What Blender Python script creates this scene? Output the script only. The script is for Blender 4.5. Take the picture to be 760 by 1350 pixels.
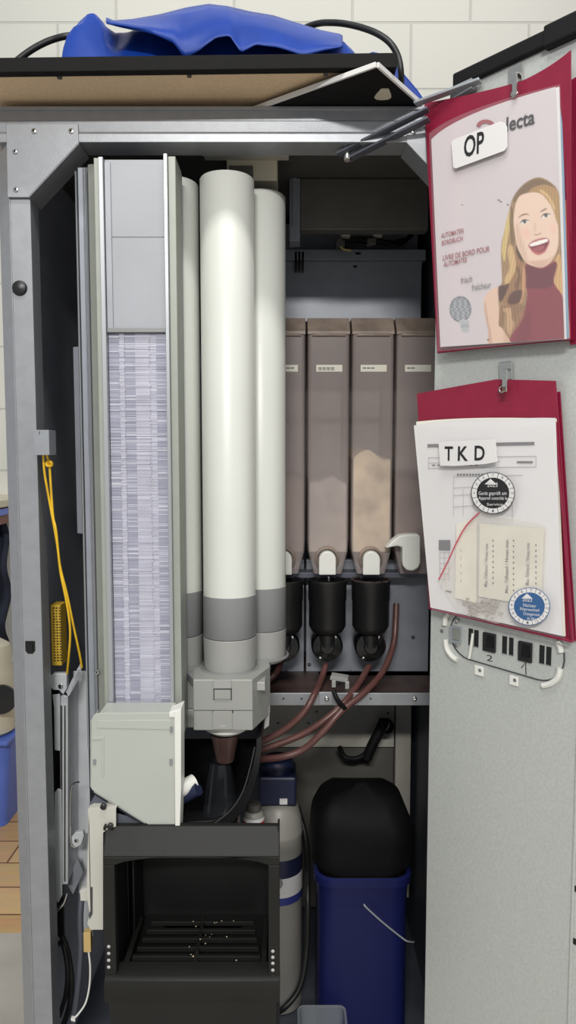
import bpy, math, random
import numpy as np
from mathutils import Vector, Matrix, noise

for o in list(bpy.data.objects):
    bpy.data.objects.remove(o, do_unlink=True)
SC = bpy.context.scene
COL = SC.collection
random.seed(4)

# ------------------------------------------------------------------ camera, light, exposure
F, TH, ZC = 950.0, math.radians(4.5), 1.30
cam_d = bpy.data.cameras.new('camera')
cam = bpy.data.objects.new('camera', cam_d)
COL.objects.link(cam)
cam.location = (0, 0, ZC)
cam.rotation_euler = (math.pi / 2 - TH, 0, 0)
cam_d.sensor_fit = 'AUTO'
cam_d.sensor_width = 36.0
cam_d.lens = F * 36.0 / 1350.0
cam_d.clip_start = 0.02
SC.camera = cam

world = bpy.data.worlds.new('world')
SC.world = world
world.use_nodes = True
world.node_tree.nodes['Background'].inputs[0].default_value = (0.93, 0.96, 1.0, 1)
world.node_tree.nodes['Background'].inputs[1].default_value = 0.46


def area(name, loc, aim, sx, sy, power, col=(1, 0.98, 0.94)):
    l = bpy.data.lights.new(name, 'AREA')
    l.shape = 'RECTANGLE'
    l.size, l.size_y = sx, sy
    l.energy = power
    l.color = col
    o = bpy.data.objects.new(name, l)
    COL.objects.link(o)
    o.location = loc
    o.rotation_euler = (Vector(aim) - Vector(loc)).to_track_quat('-Z', 'Y').to_euler()
    return o


area('ceiling_lamp_front', (0.0, 0.30, 3.0), (0.0, 0.30, 0), 1.3, 0.12, 23)
area('ceiling_lamp_rear', (-0.2, -2.4, 3.0), (-0.2, -1.2, 0.6), 1.0, 0.2, 120)
area('ceiling_lamp_behind_machine', (0.0, 2.3, 3.4), (0.0, 2.9, 1.2), 2.4, 0.15, 8)

SC.view_settings.view_transform = 'Standard'
SC.view_settings.look = 'None'
SC.view_settings.gamma = 1.0
SC.view_settings.use_curve_mapping = False
SC.view_settings.exposure = 0.0
SC.cycles.use_denoising = True
SC.cycles.max_bounces = 8
SC.cycles.transparent_max_bounces = 16
SC.cycles.sample_clamp_indirect = 4.0

# ------------------------------------------------------------------ pixel -> place
CT, ST = math.cos(TH), math.sin(TH)


def ray(px, py):
    u, v = (px - 380.0) / F, (675.0 - py) / F
    return Vector((u, v * ST + CT, v * CT - ST))


def P(px, py, Y):
    r = ray(px, py)
    k = Y / r.y
    return Vector((r.x * k, Y, ZC + r.z * k))


def X(px, py, Y):
    return P(px, py, Y).x


def Z(py, Y):
    return P(380, py, Y).z


def plen(px, Y):
    return px / F * Y


HINGE = P(569, 760, 1.13)
DD = Vector((0.656, -0.755, 0)).normalized()
DN = Vector((-DD.y * -1, 0, 0))
DN = Vector((DD.y, -DD.x, 0)).normalized()      # out of the door's inner face, towards the room
if DN.dot(Vector((0, -1, 0))) < 0:
    DN = -DN
UP = Vector((0, 0, 1))


def D(px, py, n=0.0):
    """point on the door's inner face (n metres in front of it)"""
    r = ray(px, py)
    o = Vector((0, 0, ZC))
    h = HINGE + DN * n
    k = (h - o).dot(DN) / r.dot(DN)
    return o + r * k


def DT(t, z, n=0.0):
    p = HINGE + DD * t + DN * n
    return Vector((p.x, p.y, z))


# ------------------------------------------------------------------ materials
def lin(c):
    c = c / 255.0
    return c / 12.92 if c <= 0.04045 else ((c + 0.055) / 1.055) ** 2.4


def rgb(c):
    return (lin(c[0]), lin(c[1]), lin(c[2]), 1)


def mat(name, c, rough=0.5, metal=0.0, var=0.08, scale=14.0, bump=0.0, bscale=120.0, stretch=None,
        alpha=1.0, trans=0.0, spec=0.5, coat=0.0, sss=0.0):
    m = bpy.data.materials.new(name)
    m.use_nodes = True
    nt = m.node_tree
    b = nt.nodes['Principled BSDF']
    tc = nt.nodes.new('ShaderNodeTexCoord')
    mp = nt.nodes.new('ShaderNodeMapping')
    nt.links.new(tc.outputs['Object'], mp.inputs['Vector'])
    if stretch:
        mp.inputs['Scale'].default_value = stretch
    n = nt.nodes.new('ShaderNodeTexNoise')
    n.inputs['Scale'].default_value = scale
    n.inputs['Detail'].default_value = 5
    nt.links.new(mp.outputs['Vector'], n.inputs['Vector'])
    r = nt.nodes.new('ShaderNodeValToRGB')
    base = rgb(c)
    r.color_ramp.elements[0].position = 0.3
    r.color_ramp.elements[1].position = 0.7
    r.color_ramp.elements[0].color = tuple(x * (1 - var) for x in base[:3]) + (1,)
    r.color_ramp.elements[1].color = tuple(min(1, x * (1 + var)) for x in base[:3]) + (1,)
    nt.links.new(n.outputs['Fac'], r.inputs['Fac'])
    nt.links.new(r.outputs['Color'], b.inputs['Base Color'])
    b.inputs['Roughness'].default_value = rough
    b.inputs['Metallic'].default_value = metal
    b.inputs['Specular IOR Level'].default_value = spec
    b.inputs['Coat Weight'].default_value = coat
    b.inputs['Coat Roughness'].default_value = 0.1
    if sss:
        b.inputs['Subsurface Weight'].default_value = sss
        b.inputs['Subsurface Radius'].default_value = (0.01, 0.01, 0.01)
    if bump:
        n2 = nt.nodes.new('ShaderNodeTexNoise')
        n2.inputs['Scale'].default_value = bscale
        n2.inputs['Detail'].default_value = 3
        nt.links.new(mp.outputs['Vector'], n2.inputs['Vector'])
        bp = nt.nodes.new('ShaderNodeBump')
        bp.inputs['Strength'].default_value = bump
        bp.inputs['Distance'].default_value = 0.002
        nt.links.new(n2.outputs['Fac'], bp.inputs['Height'])
        nt.links.new(bp.outputs['Normal'], b.inputs['Normal'])
    if alpha < 1:
        b.inputs['Alpha'].default_value = alpha
    if trans:
        b.inputs['Transmission Weight'].default_value = trans
    return m


M = {}
M['silver'] = mat('silver_painted_steel', (150, 152, 156), 0.38, 0.35, 0.05, 60, 0.05, 400)
M['grey'] = mat('grey_coated_steel', (146, 149, 154), 0.42, 0.25, 0.05, 40, 0.04, 300)
M['galv'] = mat('galvanised_sheet', (194, 197, 193), 0.42, 0.30, 0.07, 260, 0.10, 500)
M['zinc'] = mat('zinc_steel', (160, 165, 170), 0.35, 0.35, 0.08, 50, 0.04, 300)
M['chrome'] = mat('bright_steel', (200, 200, 196), 0.18, 1.0, 0.03, 30)
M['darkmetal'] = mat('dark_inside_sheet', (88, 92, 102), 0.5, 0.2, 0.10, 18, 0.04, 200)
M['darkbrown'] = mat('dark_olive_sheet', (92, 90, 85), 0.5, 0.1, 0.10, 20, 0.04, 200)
M['inner_grey'] = mat('bluish_grey_sheet', (140, 144, 152), 0.42, 0.2, 0.08, 25, 0.04, 200)
M['alu'] = mat('aluminium_profile', (166, 169, 172), 0.34, 0.45, 0.04, 30, 0.0, 100, (1, 1, 0.02))
M['alu_green'] = mat('greenish_grey_plastic_profile', (150, 154, 145), 0.45, 0.1, 0.04, 30)
M['alu_dark'] = mat('grey_olive_profile', (128, 131, 124), 0.5, 0.1, 0.05, 30)  # plain grey-olive tone for the side strip and socket face
M['plate'] = mat('pale_grey_weight', (154, 156, 161), 0.5, 0.1, 0.05, 9, 0.03, 200)
M['tube'] = mat('ivory_white_tube', (212, 214, 207), 0.36, 0, 0.03, 4, 0, 100, None, 1, 0, 0.5, 0, 0.15)
M['collar'] = mat('mid_grey_plastic', (132, 133, 134), 0.35, 0, 0.03, 10)
M['collar_light'] = mat('light_grey_plastic', (156, 156, 153), 0.35, 0, 0.03, 10)
M['grey_plastic'] = mat('grey_housing_plastic', (150, 151, 147), 0.42, 0, 0.04, 10)
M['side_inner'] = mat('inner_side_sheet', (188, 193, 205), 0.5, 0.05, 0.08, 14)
M['zinc_light'] = mat('light_zinc_sheet', (200, 204, 208), 0.4, 0.2, 0.06, 40)
M['sheet_pale'] = mat('pale_back_sheet', (180, 177, 167), 0.5, 0.1, 0.08, 12)
M['groove'] = mat('dark_groove', (60, 61, 62), 0.6)
M['black'] = mat('black_plastic', (24, 24, 25), 0.38, 0, 0.15, 30, 0.03, 250)
M['black_soft'] = mat('black_rubber', (15, 15, 17), 0.6, 0, 0.15, 30, 0, 100, None, 1, 0, 0.25)
M['blackgloss'] = mat('glossy_black', (14, 15, 15), 0.2, 0, 0.1, 10)
M['bay'] = mat('bay_black_plastic', (31, 31, 29), 0.5, 0, 0.1, 20, 0.05, 400, None, 1, 0, 0.25)
M['bay_in'] = mat('bay_inner_black', (14, 14, 14), 0.5, 0, 0.25, 12, 0.05, 300)
M['white_plastic'] = mat('white_plastic', (222, 222, 215), 0.4, 0, 0.03, 8)
M['beige'] = mat('beige_steel', (186, 184, 175), 0.45, 0.05, 0.05, 12)
M['cream'] = mat('cream_plastic', (205, 198, 176), 0.5, 0, 0.05, 8)
M['hose'] = mat('brown_silicone_hose', (92, 60, 56), 0.35, 0, 0.12, 40, 0.05, 200)
M['hose_dirty'] = mat('brown_stained_tray', (62, 46, 42), 0.5, 0.05, 0.45, 22, 0.1, 120)
M['bucket'] = mat('blue_bucket_plastic', (19, 25, 74), 0.45, 0, 0.08, 8, 0, 100, None, 1, 0, 0.3)
M['bag'] = mat('blue_plastic_bag', (12, 54, 140), 0.5, 0, 0.12, 14, 0.10, 40, None, 1, 0, 0.3)
M['blue_dark'] = mat('dark_navy_plastic', (28, 34, 62), 0.45, 0, 0.1, 10)
M['blue_band'] = mat('blue_label_band', (52, 60, 128), 0.45, 0, 0.05, 10)
M['filter'] = mat('pale_filter_plastic', (150, 148, 141), 0.42, 0, 0.04, 8)
M['paper'] = mat('white_paper', (218, 216, 215), 0.7, 0, 0.02, 6)
M['paper2'] = mat('cream_paper', (226, 222, 208), 0.7, 0, 0.03, 6)
M['ink'] = mat('black_ink', (30, 30, 33), 0.6, 0, 0.05)
M['ink_grey'] = mat('grey_ink', (110, 108, 110), 0.6, 0, 0.05)
M['ink_light'] = mat('light_grey_ink', (176, 174, 174), 0.6, 0, 0.05)
M['ink_red'] = mat('dull_red_ink', (148, 72, 78), 0.6, 0, 0.05)
M['ink_blue'] = mat('sticker_blue_ink', (52, 92, 140), 0.45, 0, 0.05)
M['crimson'] = mat('crimson_vinyl', (134, 24, 54), 0.42, 0, 0.07, 30, 0.12, 500, None, 1, 0, 0.5)
M['crimson_dark'] = mat('crimson_vinyl_cover', (128, 24, 54), 0.30, 0, 0.10, 20, 0.1, 300)
M['redline'] = mat('red_zip', (196, 40, 60), 0.45, 0, 0.05)
M['page_blue'] = mat('blue_page', (120, 150, 172), 0.6)
M['page_orange'] = mat('orange_page', (206, 110, 84), 0.6)
M['yellow'] = mat('yellow_cord', (228, 184, 40), 0.5, 0, 0.1, 60)
M['hardboard'] = mat('brown_hardboard', (222, 194, 158), 0.75, 0, 0.08, 240, 0.1, 500)
M['darkframe'] = mat('black_wood_frame', (15, 14, 14), 0.75, 0, 0.15, 30, 0.05, 200, None, 1, 0, 0.2)
M['white_edge'] = mat('white_board_edge', (214, 213, 210), 0.5, 0, 0.03)
M['cable'] = mat('black_cable', (26, 27, 27), 0.45, 0, 0.1, 30)
M['wallblue'] = mat('plain_blue_plastic', (88, 116, 204), 0.4, 0, 0.08)
M['navycloth'] = mat('dark_navy_cloth', (26, 32, 48), 0.85, 0, 0.2, 14, 0.4, 60)
M['powder'] = mat('beige_milk_powder', (226, 206, 174), 0.9, 0, 0.35, 26, 0.5, 90)
M['powder_grey'] = mat('greyish_powder', (166, 158, 150), 0.9, 0, 0.25, 22, 0.4, 90)
M['powder_brown'] = mat('cocoa_brown_powder', (112, 92, 84), 0.9, 0, 0.25, 22, 0.4, 90)
M['yellow_label'] = mat('yellow_label', (204, 168, 52), 0.55, 0, 0.1, 40)
M['soot'] = mat('black_bin_bag', (6, 6, 7), 0.7, 0, 0.3, 12, 0.5, 30, None, 1, 0, 0.2)
M['redlabel'] = mat('red_label', (190, 60, 60), 0.5)
M['orange_p'] = mat('amber_plastic', (196, 168, 110), 0.4)


def see_through(name, c, opac, rough=0.3, var=0.2, scale=12, stretch=None):
    """smoky plastic: a share of clear, the rest diffuse-glossy"""
    m = mat(name, c, rough, 0, var, scale, 0, 100, stretch)
    nt = m.node_tree
    b = nt.nodes['Principled BSDF']
    out = nt.nodes['Material Output']
    t = nt.nodes.new('ShaderNodeBsdfTransparent')
    t.inputs[0].default_value = (1, 1, 1, 1)
    mx = nt.nodes.new('ShaderNodeMixShader')
    mx.inputs[0].default_value = opac
    nt.links.new(t.outputs[0], mx.inputs[1])
    nt.links.new(b.outputs[0], mx.inputs[2])
    nt.links.new(mx.outputs[0], out.inputs[0])
    return m


M['canister'] = see_through('smoky_canister_plastic', (190, 176, 172), 0.45, 0.3, 0.12, 10, (1, 1, 0.25))
M['canister_lid'] = see_through('canister_lid_plastic', (150, 134, 122), 0.85, 0.35, 0.25, 26)
M['chute'] = see_through('milky_translucent_plastic', (182, 186, 178), 0.90, 0.35, 0.04, 6)
M['stick'] = see_through('clear_stirrer_plastic', (194, 194, 208), 0.92, 0.3, 0.06, 40)
M['stick_grey'] = see_through('greyish_stirrer_edge', (170, 171, 188), 0.92, 0.3, 0.06, 40)
M['stick_pale'] = see_through('pale_stirrer_edge', (208, 208, 220), 0.92, 0.3, 0.06, 40)
M['film'] = see_through('clear_pocket_film', (235, 232, 236), 0.05, 0.12, 0.02, 6)
M['baggie'] = see_through('clear_zip_bag', (232, 226, 214), 0.16, 0.2, 0.2, 18)
M['amber'] = see_through('brown_translucent_nozzle', (82, 62, 58), 0.8, 0.25, 0.2, 30)
M['smoke'] = see_through('smoked_clear_funnel', (40, 42, 46), 0.6, 0.15, 0.2, 12)
M['tub'] = see_through('clear_tub_plastic', (150, 156, 160), 0.45, 0.2, 0.05, 8)


# ------------------------------------------------------------------ mesh helpers
class MB:
    def __init__(s):
        s.v, s.f, s.mi, s.sm = [], [], [], []

    def add(s, vs, fs, mi=0, smooth=False):
        k = len(s.v)
        s.v += [tuple(v) for v in vs]
        for f in fs:
            s.f.append([k + i for i in f])
            s.mi.append(mi)
            s.sm.append(smooth)
        return s

    def box(s, x0, x1, y0, y1, z0, z1, mi=0):
        vs = [(x, y, z) for z in (z0, z1) for y in (y0, y1) for x in (x0, x1)]
        return s.add(vs, [(0, 2, 3, 1), (4, 5, 7, 6), (0, 1, 5, 4), (2, 6, 7, 3), (0, 4, 6, 2), (1, 3, 7, 5)], mi)

    def obox(s, c, ax, ay, az, mi=0):
        """oriented box: centre and three half-axis vectors"""
        c, ax, ay, az = Vector(c), Vector(ax), Vector(ay), Vector(az)
        vs = [c + ax * i + ay * j + az * k for k in (-1, 1) for j in (-1, 1) for i in (-1, 1)]
        return s.add(vs, [(0, 2, 3, 1), (4, 5, 7, 6), (0, 1, 5, 4), (2, 6, 7, 3), (0, 4, 6, 2), (1, 3, 7, 5)], mi)

    def prism(s, pts, ext, mi=0, smooth=False):
        """closed outline (3D) pushed along ext"""
        n = len(pts)
        e = Vector(ext)
        vs = [Vector(p) for p in pts] + [Vector(p) + e for p in pts]
        s.add(vs, [tuple(range(n - 1, -1, -1)), tuple(range(n, 2 * n))], mi)
        k = len(s.v) - 2 * n
        for i in range(n):
            j = (i + 1) % n
            s.f.append([k + i, k + j, k + n + j, k + n + i])
            s.mi.append(mi)
            s.sm.append(smooth)
        return s

    def tube(s, pts, r, seg=10, smooth_path=True, mi=0, caps=True):
        pts = [Vector(p) for p in pts]
        rs = r if isinstance(r, (list, tuple)) else None
        if smooth_path and len(pts) > 2:
            q, qr = [], []
            n = len(pts)
            for i in range(n - 1):
                p0, p1, p2, p3 = pts[max(i - 1, 0)], pts[i], pts[i + 1], pts[min(i + 2, n - 1)]
                for k in range(8):
                    t = k / 8
                    q.append(0.5 * ((2 * p1) + (p2 - p0) * t + (2 * p0 - 5 * p1 + 4 * p2 - p3) * t * t + (3 * p1 - p0 - 3 * p2 + p3) * t ** 3))
            q.append(pts[-1])
            pts = q
        n = len(pts)
        T = [(pts[min(i + 1, n - 1)] - pts[max(i - 1, 0)]).normalized() for i in range(n)]
        a = Vector((0, 0, 1)) if abs(T[0].z) < 0.9 else Vector((1, 0, 0))
        N = (a - T[0] * a.dot(T[0])).normalized()
        vs = []
        for i in range(n):
            N = (N - T[i] * N.dot(T[i])).normalized()
            B = T[i].cross(N)
            rr = r if not rs else rs[0] + (rs[-1] - rs[0]) * i / (n - 1)
            for k in range(seg):
                an = 2 * math.pi * k / seg
                vs.append(pts[i] + (N * math.cos(an) + B * math.sin(an)) * rr)
        fs = [(i * seg + k, i * seg + (k + 1) % seg, (i + 1) * seg + (k + 1) % seg, (i + 1) * seg + k) for i in range(n - 1) for k in range(seg)]
        s.add(vs, fs, mi, True)
        if caps:
            k0 = len(s.v) - n * seg
            s.f += [[k0 + k for k in range(seg - 1, -1, -1)], [k0 + (n - 1) * seg + k for k in range(seg)]]
            s.mi += [mi, mi]
            s.sm += [False, False]
        return s

    def lathe(s, prof, c, axis=(0, 0, 1), seg=40, mi=0, smooth=True, closed=False):
        """profile [(radius, height)] turned about axis through c"""
        c, A = Vector(c), Vector(axis).normalized()
        a = Vector((1, 0, 0)) if abs(A.x) < 0.9 else Vector((0, 1, 0))
        U = (a - A * a.dot(A)).normalized()
        V = A.cross(U)
        vs, fs = [], []
        m = len(prof)
        for (r, h) in prof:
            for k in range(seg):
                an = 2 * math.pi * k / seg
                vs.append(c + A * h + (U * math.cos(an) + V * math.sin(an)) * max(r, 1e-5))
        for i in range(m - 1):
            for k in range(seg):
                fs.append((i * seg + k, i * seg + (k + 1) % seg, (i + 1) * seg + (k + 1) % seg, (i + 1) * seg + k))
        return s.add(vs, fs, mi, smooth)

    def build(s, name, mats, parent=None, bevel=0.0, solid=0.0, auto=True):
        me = bpy.data.meshes.new(name)
        me.from_pydata(s.v, [], s.f)
        mats = mats if isinstance(mats, (list, tuple)) else [mats]
        for m in mats:
            me.materials.append(m)
        me.polygons.foreach_set('material_index', s.mi)
        me.polygons.foreach_set('use_smooth', s.sm)
        import bmesh
        bm = bmesh.new()
        bm.from_mesh(me)
        bmesh.ops.recalc_face_normals(bm, faces=bm.faces)
        if any(s.sm):
            for e in bm.edges:
                if len(e.link_faces) == 2 and e.calc_face_angle(0) > 0.7:
                    e.smooth = False
        bm.to_mesh(me)
        bm.free()
        o = bpy.data.objects.new(name, me)
        COL.objects.link(o)
        if parent is not None:
            o.parent = parent
            o.matrix_parent_inverse = world_of(parent).inverted()
        if bevel:
            b = o.modifiers.new('bevel', 'BEVEL')
            b.width = bevel
            b.segments = 2
            b.limit_method = 'ANGLE'
            b.angle_limit = 0.6
        if solid:
            b = o.modifiers.new('solidify', 'SOLIDIFY')
            b.thickness = solid
            b.offset = 0
        return o


def world_of(o):
    m = Matrix.LocRotScale(o.location, o.rotation_euler, o.scale)
    if o.parent:
        return world_of(o.parent) @ o.matrix_parent_inverse @ m
    return m


def tag(o, label=None, cat=None, group=None, kind=None):
    if label:
        o['label'] = label
    if cat:
        o['category'] = cat
    if group:
        o['group'] = group
    if kind:
        o['kind'] = kind
    return o


def thing(name, loc, label, cat, group=None):
    o = bpy.data.objects.new(name, None)
    COL.objects.link(o)
    o.location = loc
    o.empty_display_size = 0.02
    return tag(o, label, cat, group)


def text(name, body, A, B, nrm, m, parent, bold=0.0, ht=None, thick=0.0002, align_w=True):
    """lettering from A to B (world points on the baseline), facing nrm"""
    cu = bpy.data.curves.new(name, 'FONT')
    cu.body = body
    cu.size = 1.0
    cu.offset = bold
    cu.resolution_u = 3
    t = bpy.data.objects.new(name, cu)
    COL.objects.link(t)
    dg = bpy.context.evaluated_depsgraph_get()
    dg.update()
    me = bpy.data.meshes.new_from_object(t.evaluated_get(dg))
    bpy.data.objects.remove(t, do_unlink=True)
    co = np.empty(len(me.vertices) * 3)
    me.vertices.foreach_get('co', co)
    co = co.reshape(-1, 3)
    x0, x1, y1 = co[:, 0].min(), co[:, 0].max(), co[:, 1].max()
    u = Vector(B) - Vector(A)
    w = u.length
    u.normalize()
    nrm = Vector(nrm)
    nrm = (nrm - u * nrm.dot(u)).normalized()
    v = (UP - nrm * UP.dot(nrm)).normalized() if abs(u.z) < 0.6 else nrm.cross(u)
    sx = w / (x1 - x0)
    sy = sx if ht is None else ht / max(y1, 1e-4)
    out = np.array(A)[None] + np.outer((co[:, 0] - x0) * sx, np.array(u)) + np.outer(co[:, 1] * sy, np.array(v)) + np.array(nrm)[None] * thick
    me.vertices.foreach_set('co', out.ravel())
    me.update()
    me.materials.clear()
    me.materials.append(m)
    o = bpy.data.objects.new(name, me)
    COL.objects.link(o)
    if parent is not None:
        o.parent = parent
        o.matrix_parent_inverse = world_of(parent).inverted()
    return o


def arc_pts(cx, cy, rx, ry, a0, a1, n):
    return [(cx + rx * math.cos(a0 + (a1 - a0) * i / n), cy + ry * math.sin(a0 + (a1 - a0) * i / n)) for i in range(n + 1)]


def screw(c, nrm, r, parent, name='screw'):
    mb = MB().lathe([(r, -0.001), (r, 0.0006), (r * 0.8, 0.0016), (r * 0.42, 0.0018)], c, nrm, 16)
    mb.lathe([(r * 0.42, 0.0018), (r * 0.4, 0.0004), (0, 0.0004)], c, nrm, 8, 1, False)
    return mb.build(name, [M['chrome'], M['ink']], parent)


# ================================================================== THE SETTING
def wall_material():
    m = bpy.data.materials.new('white_painted_blockwork')
    m.use_nodes = True
    nt = m.node_tree
    b = nt.nodes['Principled BSDF']
    tc = nt.nodes.new('ShaderNodeTexCoord')
    sp = nt.nodes.new('ShaderNodeSeparateXYZ')
    cb = nt.nodes.new('ShaderNodeCombineXYZ')
    nt.links.new(tc.outputs['Object'], sp.inputs[0])
    nt.links.new(sp.outputs['X'], cb.inputs['X'])
    nt.links.new(sp.outputs['Z'], cb.inputs['Y'])
    br = nt.nodes.new('ShaderNodeTexBrick')
    nt.links.new(cb.outputs[0], br.inputs['Vector'])
    br.inputs['Scale'].default_value = 1.0
    br.inputs['Brick Width'].default_value = 0.453
    br.inputs['Row Height'].default_value = 0.245
    br.inputs['Mortar Size'].default_value = 0.006
    br.inputs['Mortar Smooth'].default_value = 0.6
    br.inputs['Color1'].default_value = rgb((226, 224, 214))
    br.inputs['Color2'].default_value = rgb((222, 221, 211))
    br.inputs['Mortar'].default_value = rgb((206, 205, 196))
    nt.links.new(br.outputs['Color'], b.inputs['Base Color'])
    n = nt.nodes.new('ShaderNodeTexNoise')
    n.inputs['Scale'].default_value = 90
    nt.links.new(tc.outputs['Object'], n.inputs['Vector'])
    ad = nt.nodes.new('ShaderNodeMath')
    ad.operation = 'MULTIPLY_ADD'
    ad.inputs[1].default_value = -1.0
    nt.links.new(br.outputs['Fac'], ad.inputs[0])
    ml = nt.nodes.new('ShaderNodeMath')
    ml.operation = 'MULTIPLY'
    ml.inputs[1].default_value = 0.15
    nt.links.new(n.outputs['Fac'], ml.inputs[0])
    nt.links.new(ml.outputs[0], ad.inputs[2])
    bp = nt.nodes.new('ShaderNodeBump')
    bp.inputs['Strength'].default_value = 0.5
    bp.inputs['Distance'].default_value = 0.006
    nt.links.new(ad.outputs[0], bp.inputs['Height'])
    nt.links.new(bp.outputs[0], b.inputs['Normal'])
    b.inputs['Roughness'].default_value = 0.6
    return m


def wood_floor_material():
    m = bpy.data.materials.new('wood_and_concrete_floor')
    m.use_nodes = True
    nt = m.node_tree
    b = nt.nodes['Principled BSDF']
    tc = nt.nodes.new('ShaderNodeTexCoord')
    br = nt.nodes.new('ShaderNodeTexBrick')
    nt.links.new(tc.outputs['Object'], br.inputs['Vector'])
    br.inputs['Scale'].default_value = 1.0
    br.inputs['Brick Width'].default_value = 0.9
    br.inputs['Row Height'].default_value = 0.13
    br.inputs['Mortar Size'].default_value = 0.003
    br.inputs['Color1'].default_value = rgb((226, 188, 138))
    br.inputs['Color2'].default_value = rgb((208, 168, 116))
    br.inputs['Mortar'].default_value = rgb((120, 84, 50))
    n = nt.nodes.new('ShaderNodeTexNoise')
    n.inputs['Scale'].default_value = 9
    n.inputs['Detail'].default_value = 6
    mp = nt.nodes.new('ShaderNodeMapping')
    mp.inputs['Scale'].default_value = (0.6, 6, 1)
    nt.links.new(tc.outputs['Object'], mp.inputs[0])
    nt.links.new(mp.outputs[0], n.inputs['Vector'])
    mx = nt.nodes.new('ShaderNodeMixRGB')
    mx.blend_type = 'MULTIPLY'
    mx.inputs[0].default_value = 0.35
    nt.links.new(br.outputs['Color'], mx.inputs[1])
    nt.links.new(n.outputs['Color'], mx.inputs[2])
    nt.links.new(mx.outputs[0], b.inputs['Base Color'])
    b.inputs['Roughness'].default_value = 0.4
    return m


WALLY = 2.9
o = MB().box(-2.6, 2.6, WALLY, WALLY + 0.1, 0, 3.5).build('wall_back', wall_material())
o.data.transform(Matrix.Translation((-P(465, 15, WALLY).x - 0.2265, 0, -Z(30, WALLY) + 0.0)))
o.location = (P(465, 15, WALLY).x + 0.2265, 0, Z(30, WALLY))
tag(o, kind='structure')
YB = 1.871
o = MB().box(-2.6, 2.6, YB, WALLY, -0.05, 0.0).build('floor_boards', wood_floor_material())
tag(o, kind='structure')
o = MB().box(-2.6, 2.6, -2.5, YB, -0.05, 0.0).build('floor', mat('grey_concrete_floor', (172, 167, 158), 0.7, 0, 0.12, 7, 0.15, 90))
tag(o, kind='structure')

# ================================================================== VENDING MACHINE CABINET
XL, XR, YF, YBK = -0.443, 0.305, 1.14, 1.80
ZT, ZB = Z(145, YF), 0.06
vm = thing('vending_machine', (-0.1, 1.45, 0), 'tall silver grey vending machine standing open with its door swung to the right', 'vending machine')

post = MB()
post.prism([(-0.453, 1.163, ZB), (-0.429, YF, ZB), (-0.396, YF, ZB), (-0.396, 1.178, ZB), (-0.453, 1.178, ZB)], (0, 0, ZT - ZB))
post.box(-0.4285, -0.4265, YF - 0.0015, YF + 0.002, ZB, ZT)
lp = post.build('post', M['silver'], vm, 0.0012)
pr = MB().prism([(0.284, 1.20, ZB), (0.284, YF + 0.045, ZB), (0.305, YF + 0.045, ZB), (0.305, 1.20, ZB)], (0, 0, ZT - ZB)).build('post', M['grey'], vm, 0.0012)

# fittings of the left post
plug = MB().lathe([(0.0, 0.006), (0.006, 0.0058), (0.0105, 0.004), (0.012, 0.0), (0.012, -0.002)], P(26, 380, YF), (0, -1, 0), 24).build('plug', M['black'], lp)
sock = MB()
c = P(40, 853, YF)
sock.prism([c + Vector((x, -0.0005, z)) for x, z in [(-0.008, 0.009), (-0.007, 0.010), (0.007, 0.010), (0.008, 0.009), (0.008, -0.006), (0.004, -0.011), (-0.004, -0.011), (-0.008, -0.006)]], (0, 0.004, 0))
sock.box(c.x - 0.004, c.x + 0.004, c.y - 0.002, c.y, c.z - 0.006, c.z + 0.006)
sock.build('socket', M['blackgloss'], lp)
st = MB()
x0, x1, z0, z1 = X(47, 583, 1.12), X(67, 583, 1.12), Z(600, 1.12), Z(567, 1.12)
st.box(x0, x1, 1.112, 1.145, z0, z1)
st.box(x0 + 0.0085, x0 + 0.0095, 1.1112, 1.13, z1 - 0.007, z1 - 0.002, 1)
st.build('striker_block', [M['grey'], M['groove']], vm, 0.002)

rail = MB()
zl, zm, zb = Z(146, YF), Z(160, YF), Z(189, YF)
rail.prism([(XL, YF - 0.003, zl), (XL, YF - 0.003, zm), (XL, YF - 0.004, zm - 0.0015), (XL, YF - 0.002, (zm + zb) / 2), (XL, YF - 0.004, (zm + zb) / 2 - 0.004), (XL, YF - 0.004, zb), (XL, YF + 0.045, zb), (XL, YF + 0.045, zl)], (XR - XL, 0, 0))
rail.box(XL, XR, YF - 0.006, YF + 0.05, zl - 0.001, zl + 0.004)
rail.build('top_rail', M['silver'], vm, 0.0008)


def gusset(flip):
    mb = MB()
    Yg = YF - 0.0055
    pts = [P(8, 163, Yg), P(103, 163, Yg), P(104, 188, Yg), P(37, 260, Yg), P(10, 260, Yg)]
    fl = [P(104, 188, Yg), P(37, 260, Yg)]
    scr = [P(45, 173, Yg), P(94, 173, Yg), P(20, 200, Yg), P(21, 250, Yg)]
    if flip:
        cx = (XL + XR) / 2
        fx = lambda p: Vector((2 * cx - p.x, p.y, p.z))
        pts, fl, scr = [fx(p) for p in pts], [fx(p) for p in fl], [fx(p) for p in scr]
    mb.prism(pts, (0, 0.003, 0))
    # folded flange running back from the slanted edge
    a, b = fl
    e = Vector((0, 0.055, 0))
    nn = (b - a).cross(e).normalized() * 0.0015
    mb.prism([a, b, b + e, a + e], nn)
    g = mb.build('gusset_plate', M['silver'], vm, 0.0006)
    for q in scr:
        screw(q, (0, -1, 0), 0.0042, g)
    return g


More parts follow.
